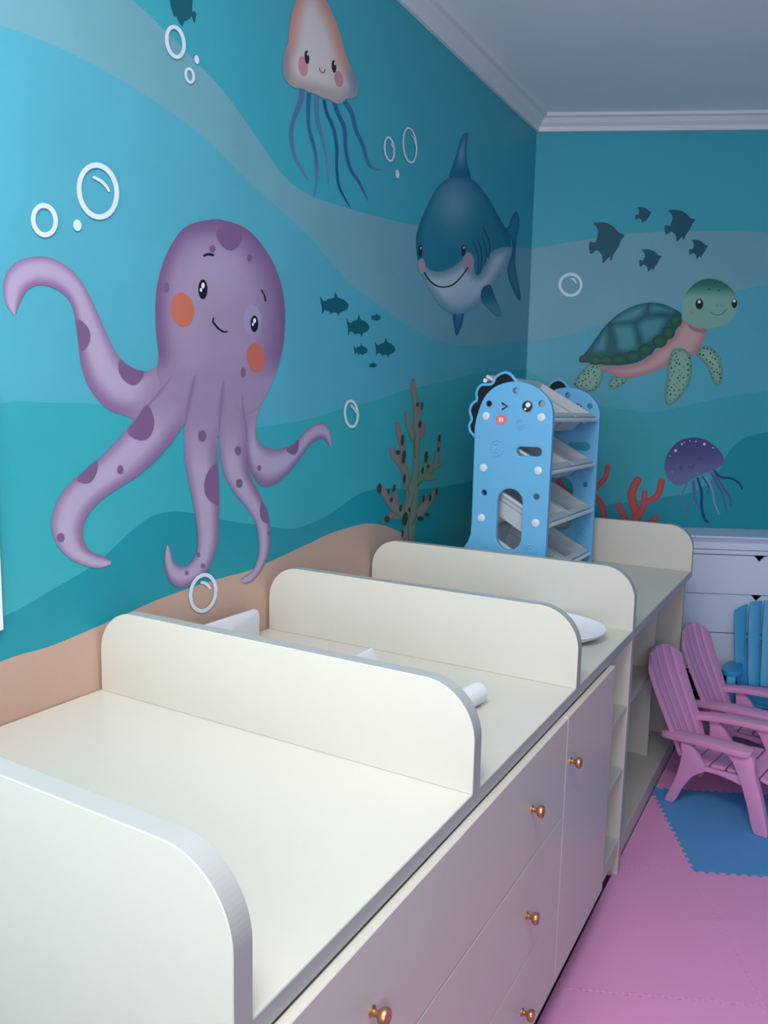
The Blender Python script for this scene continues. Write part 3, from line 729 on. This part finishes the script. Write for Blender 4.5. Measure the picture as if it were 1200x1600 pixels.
# cupboard with a single door
cc = thing('door_cabinet', 'cream cupboard with one tall door beside the open shelves', 'cabinet', (0, 0, 0))
ya, yb = 1.786, 2.246
bm = bmesh.new()
bm_box(bm, 0.03, 0.978, ya + 0.001, ya + 0.018, 0.115, 0.8205); bm_box(bm, 0.03, 0.978, yb - 0.018, yb, 0.115, 0.8205)
bm_box(bm, 0.03, 0.978, ya + 0.018, yb - 0.018, 0.115, 0.133); bm_box(bm, 0.03, 0.04, ya + 0.018, yb - 0.018, 0.103, 0.8205)
finish(bm, 'body', m_carc, cc)
box('plinth', 0.06, 0.90, ya + 0.001, yb, 0.0, 0.115, m_dark, cc)
d = box('door', XD0, XD1, ya + 0.0015, yb, 0.115, 0.8145, m_cream, cc, 0.0012)
knob(d, 1.822, 0.692, XD1)
# narrow open shelves
ns = thing('narrow_shelf_unit', 'narrow open cream shelves beside the tall cupboard door', 'shelf', (0, 0, 0))
box('back_panel', 0.42, 0.432, yb + 0.001, YD[3] - 0.001, 0.10, 0.8205, m_carc, ns)
for z in (0.60, 0.385): box('shelf', 0.432, 0.983, yb + 0.002, YD[3] - 0.002, z - 0.018, z, m_carc, ns)
box('bottom', 0.42, 0.983, yb + 0.002, YD[3] - 0.002, 0.085, 0.135, m_carc, ns)
box('plinth', 0.42, 0.945, yb + 0.002, YD[3] - 0.002, 0.0, 0.085, m_carc, ns)
bm = bmesh.new(); bm_lathe(bm, [(0, 0.0), (0.0042, 0.0), (0.0042, 0.0012), (0, 0.0012)], (0.935, YD[3] - 0.0015, 0.20), (0, 1, 0), 12)
finish(bm, 'pin_hole', m_hole, ns)
# wide open shelves under the toy rack
ws = thing('wide_shelf_unit', 'wide open cream shelves behind the pink chairs', 'shelf', (0, 0, 0))
ya, yb = YD[3] + TH + 0.002, YD[4] - 0.002
box('back_panel', 0.10, 0.112, ya, yb, 0.08, 0.8205, m_carc, ws)
YP = 3.36
box('partition', 0.112, 0.905, YP, YP + 0.018, 0.08, 0.8205, m_carc, ws)
box('shelf', 0.112, 0.905, ya, YP, 0.448, 0.473, m_carc, ws)
box('bottom', 0.112, 0.966, ya, yb, 0.062, 0.08, m_carc, ws)
box('plinth', 0.112, 0.966, ya, yb, 0.0, 0.062, m_carc, ws)

# ------------------------------------------------------------------ things on the counter
m_plast = mat('white_plastic', (232, 232, 242), 0.35, noise=0.01)
m_paper = mat('white_paper', (240, 240, 244), 0.6, noise=0.01)
# board leaning at the wall in the second bay
wb = prism('plastic_board', [(0.03, y, z) for y, z in ((1.42, 0.85), (1.805, 0.85), (1.805, 0.921), (1.80, 0.934), (1.785, 0.94), (1.42, 0.94))], (0.013, 0, 0), m_plast, None, 0.003, 2, True)
tag(wb, 'low white plastic board standing against the wall behind the second divider', 'board')
wd = prism('plastic_wedge', [(x, 1.42, z) for x, z in ((0.44, 0.8502), (0.485, 0.8502), (0.463, 0.893), (0.458, 0.897), (0.452, 0.897), (0.447, 0.89))], (0, 0.353, 0), m_plast, None, 0.002, 2, True)
tag(wd, 'small white wedge poking up mid-counter behind the second divider', 'wedge')
bm = bmesh.new()
bm_lathe(bm, [(0, 0), (0.020, 0.0), (0.024, 0.004), (0.025, 0.01), (0.025, 0.275), (0.0238, 0.281), (0.020, 0.284), (0.009, 0.2845), (0.0078, 0.279), (0.0, 0.279)], (0.785, 1.395, 0.8753), (0.10, 1, 0), 32)
rl = finish(bm, 'paper_roll', m_paper, None, smooth=True)
tag(rl, 'white paper roll lying on the counter behind the second divider', 'roll')
# shallow oval dish
bm = bmesh.new(); prof = [(0.0, 0.012), (0.62, 0.012), (0.80, 0.016), (0.93, 0.024), (1.0, 0.032), (1.005, 0.030), (0.95, 0.018), (0.82, 0.004), (0.62, 0.0), (0, 0.0)]
rings = []
for r, h in prof:
    rings.append([bm.verts.new((0.730 + 0.212 * r * math.cos(a), 2.338 + 0.172 * r * math.sin(a), 0.8505 + h)) for a in [2 * math.pi * k / 48 for k in range(48)]] if r > 0 else [bm.verts.new((0.730, 2.338, 0.8505 + h))])
for a, b in zip(rings, rings[1:]):
    for k in range(48):
        q = [v for v in (a[k % len(a)], a[(k + 1) % len(a)], b[(k + 1) % len(b)], b[k % len(b)])]; u = []
        for v in q:
            if v not in u: u.append(v)
        bm.faces.new(u)
ds = finish(bm, 'dish', m_plast, None, smooth=True)
tag(ds, 'shallow white oval dish on the counter behind the middle divider', 'dish')

# ------------------------------------------------------------------ white dresser by the back wall
m_dres = mat('white_dresser_paint', (222, 232, 248), 0.35, noise=0.02, nscale=6)
m_inside_shade = mat('dresser_inside_shade', (30, 28, 28), 0.9)  # near-black colour stands in for the deep shadow inside the dresser
DR0 = P_B + TB * 0.80                       # left end along the back wall
dr = thing('dresser', 'white dresser with notched drawers behind the blue chair', 'dresser', DR0 - NB * 0.004, math.atan2(TB.y, TB.x))
# local frame: x along the wall, y towards the wall (out of the room) is +, front is -y
DL, DD = 1.38, 0.285
def dbox(name, x0, x1, y0, y1, z0, z1, material, parent=dr, bev=0.002): return box(name, x0, x1, y0, y1, z0, z1, material, parent, bev)
prism('top', [(0 - 0.012, y, z) for y, z in ((0, 0.932), (-DD - 0.018, 0.932), (-DD - 0.018, 0.925), (-DD + 0.004, 0.898), (0, 0.898))], (DL + 0.024, 0, 0), m_dres, dr, 0.001, 1)
dbox('top_rail', 0, DL, -DD - 0.006, -DD + 0.015, 0.862, 0.8975, m_dres)
dbox('lower_rail', 0, DL, -DD, -DD + 0.015, 0.836, 0.859, m_dres)
dbox('side_panel', 0, 0.02, -DD + 0.016, -0.004, 0.0125, 0.897, m_dres); dbox('side_panel', DL - 0.02, DL, -DD + 0.016, -0.004, 0.0125, 0.897, m_dres)
dbox('back_board', 0.02, DL - 0.02, -0.016, -0.005, 0.02, 0.895, m_inside_shade)
dbox('bottom_board', 0.02, DL - 0.02, -DD + 0.02, -0.016, 0.20, 0.215, m_inside_shade)
XN = 0.40
for z0, z1 in ((0.629, 0.832), (0.424, 0.626), (0.222, 0.419)):
    bm = bmesh.new()
    pr = [(0.002, z0), (DL - 0.002, z0), (DL - 0.002, z1), (XN + 0.027, z1), (XN, z1 - 0.03), (XN - 0.027, z1), (0.002, z1)]
    if z0 < 0.3: pr = [(0.002, z0), (DL - 0.002, z0), (DL - 0.002, z1), (0.002, z1)]
    bm_prism(bm, [(x, -DD, z) for x, z in pr], (0, 0.016, 0))
    dd_ = finish(bm, 'drawer', m_dres, dr, 0.0015, 1)

# ------------------------------------------------------------------ blue toy rack on the counter
m_blue = mat('sky_blue_plastic', (108, 182, 226), 0.38, noise=0.015, spec=0.5)
m_navy = mat('dark_crest_plastic', (4, 18, 24), 0.85)
m_bin = mat('pale_grey_plastic', (206, 208, 212), 0.35, noise=0.03, nscale=20)
m_cap = mat('white_screw_cap', (226, 232, 242), 0.4)
m_print = mat('black_print', (16, 16, 22), 0.4)
m_printw = mat('white_print', (240, 244, 248), 0.4)
m_pinkp = mat('pink_print', (232, 120, 128), 0.45)
RY, RT = 2.88, 0.026        # near panel: outer face, thickness
def rp(u, v):
    d = CX * ((u - 600) / FPX) + CY * ((v - 800) / FPX) + CZ
    q = CAM + d * ((RY - CAM.y) / d.y); return (q.x, q.z)
rk = thing('toy_rack', 'light blue dinosaur-faced toy storage rack on the far counter', 'rack', (0.40, RY, ZT))
OX = Vector((0.40, RY, ZT))
def loc(x, y, z): return Vector((x, y, z)) - OX

def holed_panel(name, outer, holes, y, t, material, parent, bevel):
    allp, edges = [], []
    for loop in [outer] + holes:
        s = len(allp); allp += loop
        edges += [(s + i, s + (i + 1) % len(loop)) for i in range(len(loop))]
    r = delaunay_2d_cdt([Vector(p) for p in allp], edges, [list(range(len(outer)))], 1, 1e-6)
    vs = [(p.x, p.y) for p in r[0]]
    tris = [f for f in r[2] if not any(inside((sum(vs[i][0] for i in f) / len(f), sum(vs[i][1] for i in f) / len(f)), h) for h in holes)]
    bm = bmesh.new()
    A = [bm.verts.new(loc(x, y, z)) for x, z in vs]; B = [bm.verts.new(loc(x, y + t, z)) for x, z in vs]
    cnt = {}
    for f in tris:
        bm.faces.new([A[i] for i in f]); bm.faces.new([B[i] for i in f][::-1])
        for i in range(len(f)):
            e = (f[i], f[(i + 1) % len(f)]); k = tuple(sorted(e)); cnt.setdefault(k, []).append(e)
    for k, es in cnt.items():
        if len(es) == 1:
            i, j = es[0]; bm.faces.new((A[j], A[i], B[i], B[j]))
    bmesh.ops.delete(bm, geom=[v for v in bm.verts if not v.link_faces], context='VERTS')
    return finish(bm, name, material, parent, bevel, 3, False)

outer_px = [(741,681),(741.5,664),(746.5,644),(756,621),(771.5,605),(791,597.5),(809,596),(828,600),(845,610),(857.5,625),(863.2,642),(863,668),(859.5,733),(856,798),(852,868)]
outer = catmull([rp(*p) for p in outer_px], False, 4)
outer += [(0.568, 0.95), (0.570, 0.852), (0.53, 0.852), (0.50, 0.88), (0.32, 0.88), (0.285, 0.852), (0.195, 0.852), (0.198, 0.90), (0.212, 0.955), (0.224, 0.991), (0.240, 1.015), (0.251, 1.045), (0.254, 1.09), (0.254, 1.25)]
def circ(u, v, rr, n=14):
    cx, cz = rp(u, v); return [(cx + rr * math.cos(2 * math.pi * k / n), cz + rr * math.sin(2 * math.pi * k / n)) for k in range(n)]
def stadium(x0, x1, z0, z1, n=8):
    r = min(x1 - x0, z1 - z0) / 2; pts = []
    for cx, cz, a0 in ((x1 - r, z1 - r, 0), (x0 + r, z1 - r, 90), (x0 + r, z0 + r, 180), (x1 - r, z0 + r, 270)):
        for k in range(n): a = math.radians(a0 + 90 * k / (n - 1)); pts.append((cx + r * math.cos(a), cz + r * math.sin(a)))
    out = []
    for p in pts:
        if not out or math.hypot(p[0] - out[-1][0], p[1] - out[-1][1]) > 1e-4: out.append(p)
    if math.hypot(out[0][0] - out[-1][0], out[0][1] - out[-1][1]) < 1e-4: out.pop()
    return out
holes = [circ(*p, 0.0115) for p in ((763.5,631),(805.5,610.5),(845.6,631),(756,770),(837.6,776.5))]
holes += [stadium(0.432, 0.533, 1.3735, 1.4075), stadium(0.362, 0.466, 1.0, 1.242)]
crest_px = [(741,683),(733,673.5),(731.6,664),(735.5,655),(732.5,642),(736,631.5),(743.5,625),(743,613),(750,602),(767,600),(774,588.5),(787,582),(797.5,586.5),(806,598)]
caps = ((759.6,650),(846,652),(755.7,731),(841,735.5),(752.4,809),(837,817))
def spiral(u, v, R, y, parent):
    cx, cz = rp(u, v); bm = bmesh.new(); path = []
    for k in range(46):
        a = k / 45 * 4.4 * math.pi + 0.6; r = R * (0.16 + 0.84 * k / 45)
        path.append(loc(cx + r * math.cos(a), y, cz - r * math.sin(a)))
    bm_tube(bm, path, 0.0022, 6); return finish(bm, 'spiral_relief', m_blue, parent, smooth=True)
def rack_panel(y, near):
    p = holed_panel('side_panel', outer, holes, y, RT, m_blue, rk, 0.005)
    cr = catmull([rp(*q) for q in crest_px], False, 5)
    prism('crest_plate', [loc(x, y + 0.010, z) for x, z in cr + [(0.36, 1.60), (0.30, 1.54), (0.265, 1.46)]], (0, 0.006, 0), m_navy, p)
    bm = bmesh.new(); bm_tube(bm, [loc(x, y + 0.013, z) for x, z in cr], 0.0062, 8); finish(bm, 'crest_rim', m_blue, p, smooth=True)
    for u, v in caps:
        cx, cz = rp(u, v); bm = bmesh.new()
        bm_lathe(bm, [(0, 0.0), (0.0155, 0.0), (0.0155, 0.003), (0.013, 0.0045), (0, 0.0045)], loc(cx, y - 0.0001, cz), (0, -1, 0), 20)
        c = finish(bm, 'screw_cap', m_cap, p, smooth=True)
        for a in (0.6, 2.17):
            dx, dz = 0.009 * math.cos(a), 0.009 * math.sin(a)
            bm = bmesh.new(); bm_tube(bm, [loc(cx - dx, y - 0.0046, cz - dz), loc(cx + dx, y - 0.0046, cz + dz)], 0.0008, 5); finish(bm, 'cross_slot', m_bin, c)
    for u, v, R in ((776,699,0.034),(829,861,0.030),(812.5,663,0.022)): spiral(u, v, R, y - 0.0002, p)
    # printed face
    def disc(name, u, v, rx, rz, material, off, thk=0.0008):
        cx, cz = rp(u, v); prism(name, [loc(cx + rx * math.cos(2 * math.pi * k / 24), y - off, cz + rz * math.sin(2 * math.pi * k / 24)) for k in range(24)], (0, thk, 0), material, p)
    disc('eye', 824, 635, 0.0205, 0.0215, m_print, 0.0008); disc('eye_glint', 825.2, 632.5, 0.010, 0.010, m_printw, 0.0014); disc('eye_glint', 820.8, 639.3, 0.0045, 0.0045, m_printw, 0.0014)
    disc('snout', 783, 656, 0.0245, 0.020, m_pinkp, 0.0008)
    for u in (781, 785): disc('nostril_mark', u, 656, 0.0035, 0.0095, m_printw, 0.0014)
    pts = [rp(784.5,630), rp(793,635), rp(784.5,640)]
    bm = bmesh.new(); bm_tube(bm, [loc(x, y - 0.0004, z) for x, z in pts], 0.0036, 6); finish(bm, 'wink_mark', m_print, p)
    return p
RY2 = 3.545
rack_panel(RY, True); rack_panel(RY2, False)
LIPS = (1.524, 1.322, 1.114, 0.912)
for zl in LIPS:
    for x, z in ((0.556, zl - 0.012), (0.281, zl + 0.137)):
        bm = bmesh.new(); bm_tube(bm, [loc(x, RY + RT, z), loc(x, RY2, z)], 0.0085, 12); finish(bm, 'rod', m_cap, rk, smooth=True)
        bm = bmesh.new(); bm_tube(bm, [loc(x, RY2 - 0.004, z), loc(x, RY2 - 0.0002, z)], 0.015, 14); finish(bm, 'rod_socket', m_blue, rk, smooth=True)

def toy_bin(y0, y1, zl, label):
    F = Vector((0.556, 0, zl + 0.006)); e = Vector((-0.868, 0, 0.495)); g = Vector((-0.495, 0, -0.868))
    L, dep = 0.312, 0.105
    t = thing('toy_bin', label, 'bin', (0.42, (y0 + y1) / 2, zl), 0, 'pale grey bins of the toy rack')
    O = Vector((0.42, (y0 + y1) / 2, zl))
    def ring(inset, depth, yi):
        a, b = F + e * inset + g * depth, F + e * (L - inset) + g * depth
        return [Vector((a.x, y0 + yi, a.z)) - O, Vector((b.x, y0 + yi, b.z)) - O, Vector((b.x, y1 - yi, b.z)) - O, Vector((a.x, y1 - yi, a.z)) - O]
    seqs = [ring(0.022, 0.012, 0.018), ring(0.0, 0.012, 0.0), ring(0.0, 0.0, 0.0), ring(0.026, 0.0, 0.020), ring(0.03, 0.035, 0.024), ring(0.036, 0.04, 0.03), ring(0.05, dep - 0.004, 0.042)]
    outs = [ring(0.022, 0.012, 0.018), ring(0.026, 0.036, 0.022), ring(0.033, 0.042, 0.028), ring(0.048, dep, 0.040)]
    bm = bmesh.new()
    def skin(rings):
        R = [[bm.verts.new(p) for p in r] for r in rings]
        for a, b in zip(R, R[1:]):
            for k in range(4): bm.faces.new((a[k], a[(k + 1) % 4], b[(k + 1) % 4], b[k]))
        bm.faces.new(R[-1]); return R
    skin(seqs); skin(outs)
    bmesh.ops.remove_doubles(bm, verts=bm.verts, dist=1e-5)
    finish(bm, 'tub', m_bin, t, 0.002, 1)
    # grip tabs under the front lip
    for s in (0.28, 0.72):
        c = F + e * 0.012 + g * 0.020; yy = y0 + (y1 - y0) * s
        bm = bmesh.new(); w = 0.022
        bm_prism(bm, [Vector((c.x, yy - w, c.z)) - O, Vector((c.x, yy + w, c.z)) - O, Vector((c.x, yy + w * 0.6, c.z - 0.022)) - O, Vector((c.x, yy - w * 0.6, c.z - 0.022)) - O], (-0.012, 0, 0.0))
        finish(bm, 'grip', m_bin, t, 0.002, 1)
ymid = (RY + RT + RY2) / 2
for zl, nm in zip(LIPS, ('top', 'second', 'third', 'lowest')):
    toy_bin(RY + RT + 0.006, ymid - 0.003, zl, 'pale grey bin on the %s tier of the toy rack, near half' % nm)
    toy_bin(ymid + 0.003, RY2 - 0.006, zl, 'pale grey bin on the %s tier of the toy rack, far half' % nm)

# ------------------------------------------------------------------ children's slatted plastic armchairs
m_pinkc = mat('pink_plastic', (222, 154, 200), 0.42, noise=0.02, nscale=20, bump=0.03, bscale=200)
m_bluec = mat('blue_plastic', (44, 154, 206), 0.42, noise=0.02, nscale=20, bump=0.03, bscale=200)
def back_curve(s):
    pts = [(0.035, 0.185), (0.015, 0.235), (-0.02, 0.31), (-0.055, 0.385), (-0.088, 0.46), (-0.113, 0.53), (-0.125, 0.578)]
    f = s * (len(pts) - 1); i = min(int(f), len(pts) - 2); t = f - i
    P = [pts[max(i-1,0)], pts[i], pts[i+1], pts[min(i+2,len(pts)-1)]]
    return tuple(0.5*((2*P[1][j])+(-P[0][j]+P[2][j])*t+(2*P[0][j]-5*P[1][j]+4*P[2][j]-P[3][j])*t*t+(-P[0][j]+3*P[1][j]-3*P[2][j]+P[3][j])*t**3) for j in (0,1))
def half_width(s): return 0.124 + 0.034 * math.sin(min(1, s * 1.15) * math.pi / 2) - 0.008 * max(0, s - 0.8) / 0.2
def make_chair(material, label, gap):
    t = thing('toddler_armchair', label, 'chair', (0, 0, 0), 0, 'small plastic armchairs')
    NS = 5
    for k in range(NS):
        bm = bmesh.new(); rows = []
        top = 1.0 - 0.034 * abs(k - 2) ** 2 - 0.0
        n = 12
        for i in range(n + 1):
            s = top * i / n
            g = gap * min(1.0, max(0.15, (s - 0.12) / 0.25))
            hw = half_width(s); w = 2 * hw / NS
            ya, yb_ = -hw + k * w + g / 2, -hw + (k + 1) * w - g / 2
            row = []
            for q in range(5):
                y = ya + (yb_ - ya) * q / 4
                yc = (y - (ya + yb_) / 2) / (w / 2)
                edge = 0.0
                if i == n:   # slat top follows the arch
                    tt = top - 0.034 * ((abs(y) / w) ** 2 - abs(k - 2) ** 2) * 0.8
                    x, z = back_curve(min(1.0, max(0, tt)))
                else: x, z = back_curve(s)
                x += 0.95 * y * y - 0.0035 * yc * yc
                row.append((x, y, z))
            rows.append(row)
        F = [[bm.verts.new(p) for p in r] for r in rows]; B = [[bm.verts.new((p[0] - 0.016, p[1], p[2] - 0.004)) for p in r] for r in rows]
        for i in range(n):
            for q in range(4):
                bm.faces.new((F[i][q], F[i][q+1], F[i+1][q+1], F[i+1][q])); bm.faces.new((B[i][q], B[i+1][q], B[i+1][q+1], B[i][q+1]))
            bm.faces.new((F[i][0], F[i+1][0], B[i+1][0], B[i][0])); bm.faces.new((F[i][4], B[i][4], B[i+1][4], F[i+1][4]))
        for q in range(4):
            bm.faces.new((F[0][q], B[0][q], B[0][q+1], F[0][q+1])); bm.faces.new((F[n][q], F[n][q+1], B[n][q+1], B[n][q]))
        finish(bm, 'back_slat', material, t, 0.002, 1, True)
    # rails that tie the slats together, behind them
    for s in (0.16, 0.52):
        bm = bmesh.new(); hw = half_width(s) - 0.035; x, z = back_curve(s); path = []
        for q in range(9):
            y = -hw + 2 * hw * q / 8; path.append((x - 0.022 + 0.95 * y * y, y, z))
        bm_tube(bm, path, 0.011, 8); finish(bm, 'back_rail', material, t, smooth=True)
    # seat slats
    def sz_(x): return 0.186 + 0.075 * (x - 0.03) if x < 0.30 else 0.206 - 2.2 * (x - 0.30) ** 2
    xs = [0.040, 0.098, 0.158, 0.218, 0.278, 0.338, 0.392]
    for a, b in zip(xs, xs[1:]):
        bm = bmesh.new(); a2, b2 = a + 0.0035, b - 0.0035; A, B = [], []
        pr = [(a2, sz_(a2)), ((a2 + b2) / 2, sz_((a2 + b2) / 2) + 0.001), (b2, sz_(b2)), (b2, sz_(b2) - 0.012), ((a2 + b2) / 2, sz_((a2 + b2) / 2) - 0.012), (a2, sz_(a2) - 0.012)]
        bm_prism(bm, [(x, -0.168, z) for x, z in pr], (0, 0.336, 0)); finish(bm, 'seat_slat', material, t, 0.002, 1, True)
    for sg in (-1, 1):
        def side(name, pr, y0, y1, bev=0.004):
            pr = [(x, max(0.0, z)) for x, z in catmull(pr, True, 3)]
            prism(name, [(x, sg * y0, z) for x, z in pr], (0, sg * (y1 - y0), 0), material, t, bev, 2, True)
        side('rear_leg', [(0.0, 0.0), (0.034, 0.0), (0.066, 0.07), (0.104, 0.135), (0.15, 0.172), (0.14, 0.20), (0.085, 0.262), (0.05, 0.262), (0.055, 0.2), (0.035, 0.10)], 0.168, 0.196)
        side('side_rail', [(0.10, 0.135), (0.14, 0.166), (0.19, 0.172), (0.25, 0.166), (0.325, 0.152), (0.345, 0.186), (0.30, 0.194), (0.2, 0.188), (0.10, 0.182)], 0.169, 0.193, 0.003)
        side('front_leg', [(0.345, 0.0), (0.392, 0.0), (0.378, 0.07), (0.356, 0.15), (0.332, 0.22), (0.314, 0.287), (0.218, 0.285), (0.25, 0.25), (0.284, 0.18), (0.316, 0.09)], 0.17, 0.216)
        # arm: a paddle that swells towards the front, gently bowed
        plan = catmull([(-0.035, 0.150), (-0.028, 0.186), (0.03, 0.205), (0.12, 0.222), (0.20, 0.236), (0.27, 0.240), (0.305, 0.226), (0.315, 0.196), (0.298, 0.150), (0.23, 0.136), (0.15, 0.134), (0.06, 0.132), (0.01, 0.125)], True, 4)
        bm = bmesh.new()
        zz = lambda x: 0.268 + 0.088 * (x + 0.03) + 0.008 * math.sin((x + 0.03) / 0.35 * math.pi)
        A = [bm.verts.new((x, sg * y, zz(x) - 0.016)) for x, y in plan]; B = [bm.verts.new((x, sg * y, zz(x) + 0.008)) for x, y in plan]
        bm.faces.new(A); bm.faces.new(B[::-1])
        for i in range(len(A)): bm.faces.new((A[i], B[i], B[(i + 1) % len(A)], A[(i + 1) % len(A)]))
        finish(bm, 'armrest', material, t, 0.005, 2, True)
    for c in t.children:
        if not c.name.startswith('back'): c.data.transform(Matrix.Diagonal((1, 0.84, 1, 1)))
    return t
CH = math.atan2(-0.209, 0.978)
ch1 = make_chair(m_pinkc, 'pink slatted toddler armchair nearest the camera, on the blue foam tile', 0.004)
ch1.location = (1.056, 3.295, 0.0125); ch1.rotation_euler = (0, 0, CH)
ch2 = copy_tree(ch1)
ch2['label'] = 'farther pink slatted toddler armchair, half hidden by the other pink one'
ch2.location = (1.112, 3.722, 0.0125); ch2.rotation_euler = (0, 0, CH)
ch3 = make_chair(m_bluec, 'blue slatted toddler armchair in front of the white dresser', 0.008)
for c in ch3.children: c.data.transform(Matrix.Diagonal((0.87, 1.06, 1.04, 1)))
ch3.location = (1.29, 4.252, 0.0125); ch3.rotation_euler = (0, 0, math.radians(-82))

# ------------------------------------------------------------------ interlocking foam tiles
m_fpink = mat('pink_foam', (224, 150, 197), 0.75, noise=0.03, nscale=5, bump=0.25, bscale=420)
m_fblue = mat('blue_foam', (84, 148, 206), 0.75, noise=0.03, nscale=5, bump=0.25, bscale=420)
UD, VD = TB, NB
O2 = Vector((CAM.x, CAM.y, 0))
U0, V0, TS = 0.859, 1.950, 0.600
def teeth(p, q, amp=0.0052, per=0.0172, gap=0.0007):
    """shared jigsaw boundary from p to q in (u, v)"""
    n = max(2, int(round(math.hypot(q[0]-p[0], q[1]-p[1]) / per))); dx, dy = (q[0]-p[0])/n, (q[1]-p[1])/n
    L = math.hypot(dx, dy); nx, ny = -dy / L, dx / L
    out = [p]
    for k in range(n):
        s = amp if k % 2 else -amp
        if k == 0 or k == n - 1: s = 0
        for f0, w in ((0.06, 0), (0.0, 1), (1.0, 1), (0.94, 0)):
            pass
        a = (p[0] + dx * k, p[1] + dy * k); b = (p[0] + dx * (k + 1), p[1] + dy * (k + 1))
        e = 0.10
        out.append((a[0] + nx * s - dx * e * (1 if s > 0 else -1) * 0, a[1] + ny * s)); out.append((b[0] + nx * s, b[1] + ny * s))
    out.append(q)
    r = []
    for w in out:
        if not r or math.hypot(w[0]-r[-1][0], w[1]-r[-1][1]) > 1e-5: r.append(w)
    return r
def inset(poly, g):
    n = len(poly); out = []
    area = sum(poly[i][0]*poly[(i+1)%n][1]-poly[(i+1)%n][0]*poly[i][1] for i in range(n))
    sg = 1 if area > 0 else -1
    for i in range(n):
        a, b, c = poly[i-1], poly[i], poly[(i+1)%n]
        d1 = (b[0]-a[0], b[1]-a[1]); d2 = (c[0]-b[0], c[1]-b[1]); l1 = math.hypot(*d1) or 1; l2 = math.hypot(*d2) or 1
        n1 = (-d1[1]/l1*sg, d1[0]/l1*sg); n2 = (-d2[1]/l2*sg, d2[0]/l2*sg)
        mx, my = n1[0]+n2[0], n1[1]+n2[1]; dn = mx*n1[0]+my*n1[1]
        if abs(dn) < 0.2: dn = 0.2
        out.append((b[0]+mx/dn*g, b[1]+my/dn*g))
    return out
def clip_x(poly, xmin):
    out = []
    for i in range(len(poly)):
        a, b = poly[i-1], poly[i]
        ia, ib = a.x >= xmin, b.x >= xmin
        if ia != ib:
            t = (xmin - a.x) / (b.x - a.x); out.append(a + (b - a) * t)
        if ib: out.append(b)
    return out
pm = thing('play_mat', 'pink foam puzzle mat with one blue tile under the chair', 'mat', (2.0, 2.4, 0))
PO = Vector((2.0, 2.4, 0))
for i in range(-2, 4):
    for j in range(-3, 4):
        u0, v0 = U0 + i * TS, V0 + j * TS
        b = teeth((u0, v0), (u0 + TS, v0)); r = teeth((u0 + TS, v0), (u0 + TS, v0 + TS)); tt = teeth((u0, v0 + TS), (u0 + TS, v0 + TS))[::-1]; l = teeth((u0, v0), (u0, v0 + TS))[::-1]
        poly = b[:-1] + r[:-1] + tt[:-1] + l[:-1]
        poly = inset(poly, 0.0009)
        w = [O2 + UD * p[0] + VD * p[1] for p in poly]
        w = clip_x(w, 0.970)
        w2 = []
        for p in w:
            if not w2 or (p - w2[-1]).length > 1e-5: w2.append(p)
        if len(w2) < 4 or max(p.x for p in w2) < 1.0: continue
        if max(p.dot(NB) for p in w2) > CB - 0.02: continue
        if min(p.y for p in w2) < -1.9: continue
        if max((p - P_C).dot(TB) for p in w2) > -0.02: continue
        blue = (i == 0 and j == 1)
        o = prism('foam_tile', [p - PO for p in w2], (0, 0, 0.012), m_fblue if blue else m_fpink, pm)
        if blue: o['label'] = 'blue foam tile'
# pale foam core showing in the joints
core = [(U0 - TS, V0 - TS), (U0 + 2 * TS, V0 - TS), (U0 + 2 * TS, V0 + 3 * TS), (U0 - TS, V0 + 3 * TS)]
core = clip_x([O2 + UD * p[0] + VD * p[1] for p in core], 0.976)
m_core = mat('pale_pink_foam_core', (246, 214, 234), 0.8)
prism('joint_core', [p - PO + Vector((0, 0, 0.001)) for p in core], (0, 0, 0.0092), m_core, pm)
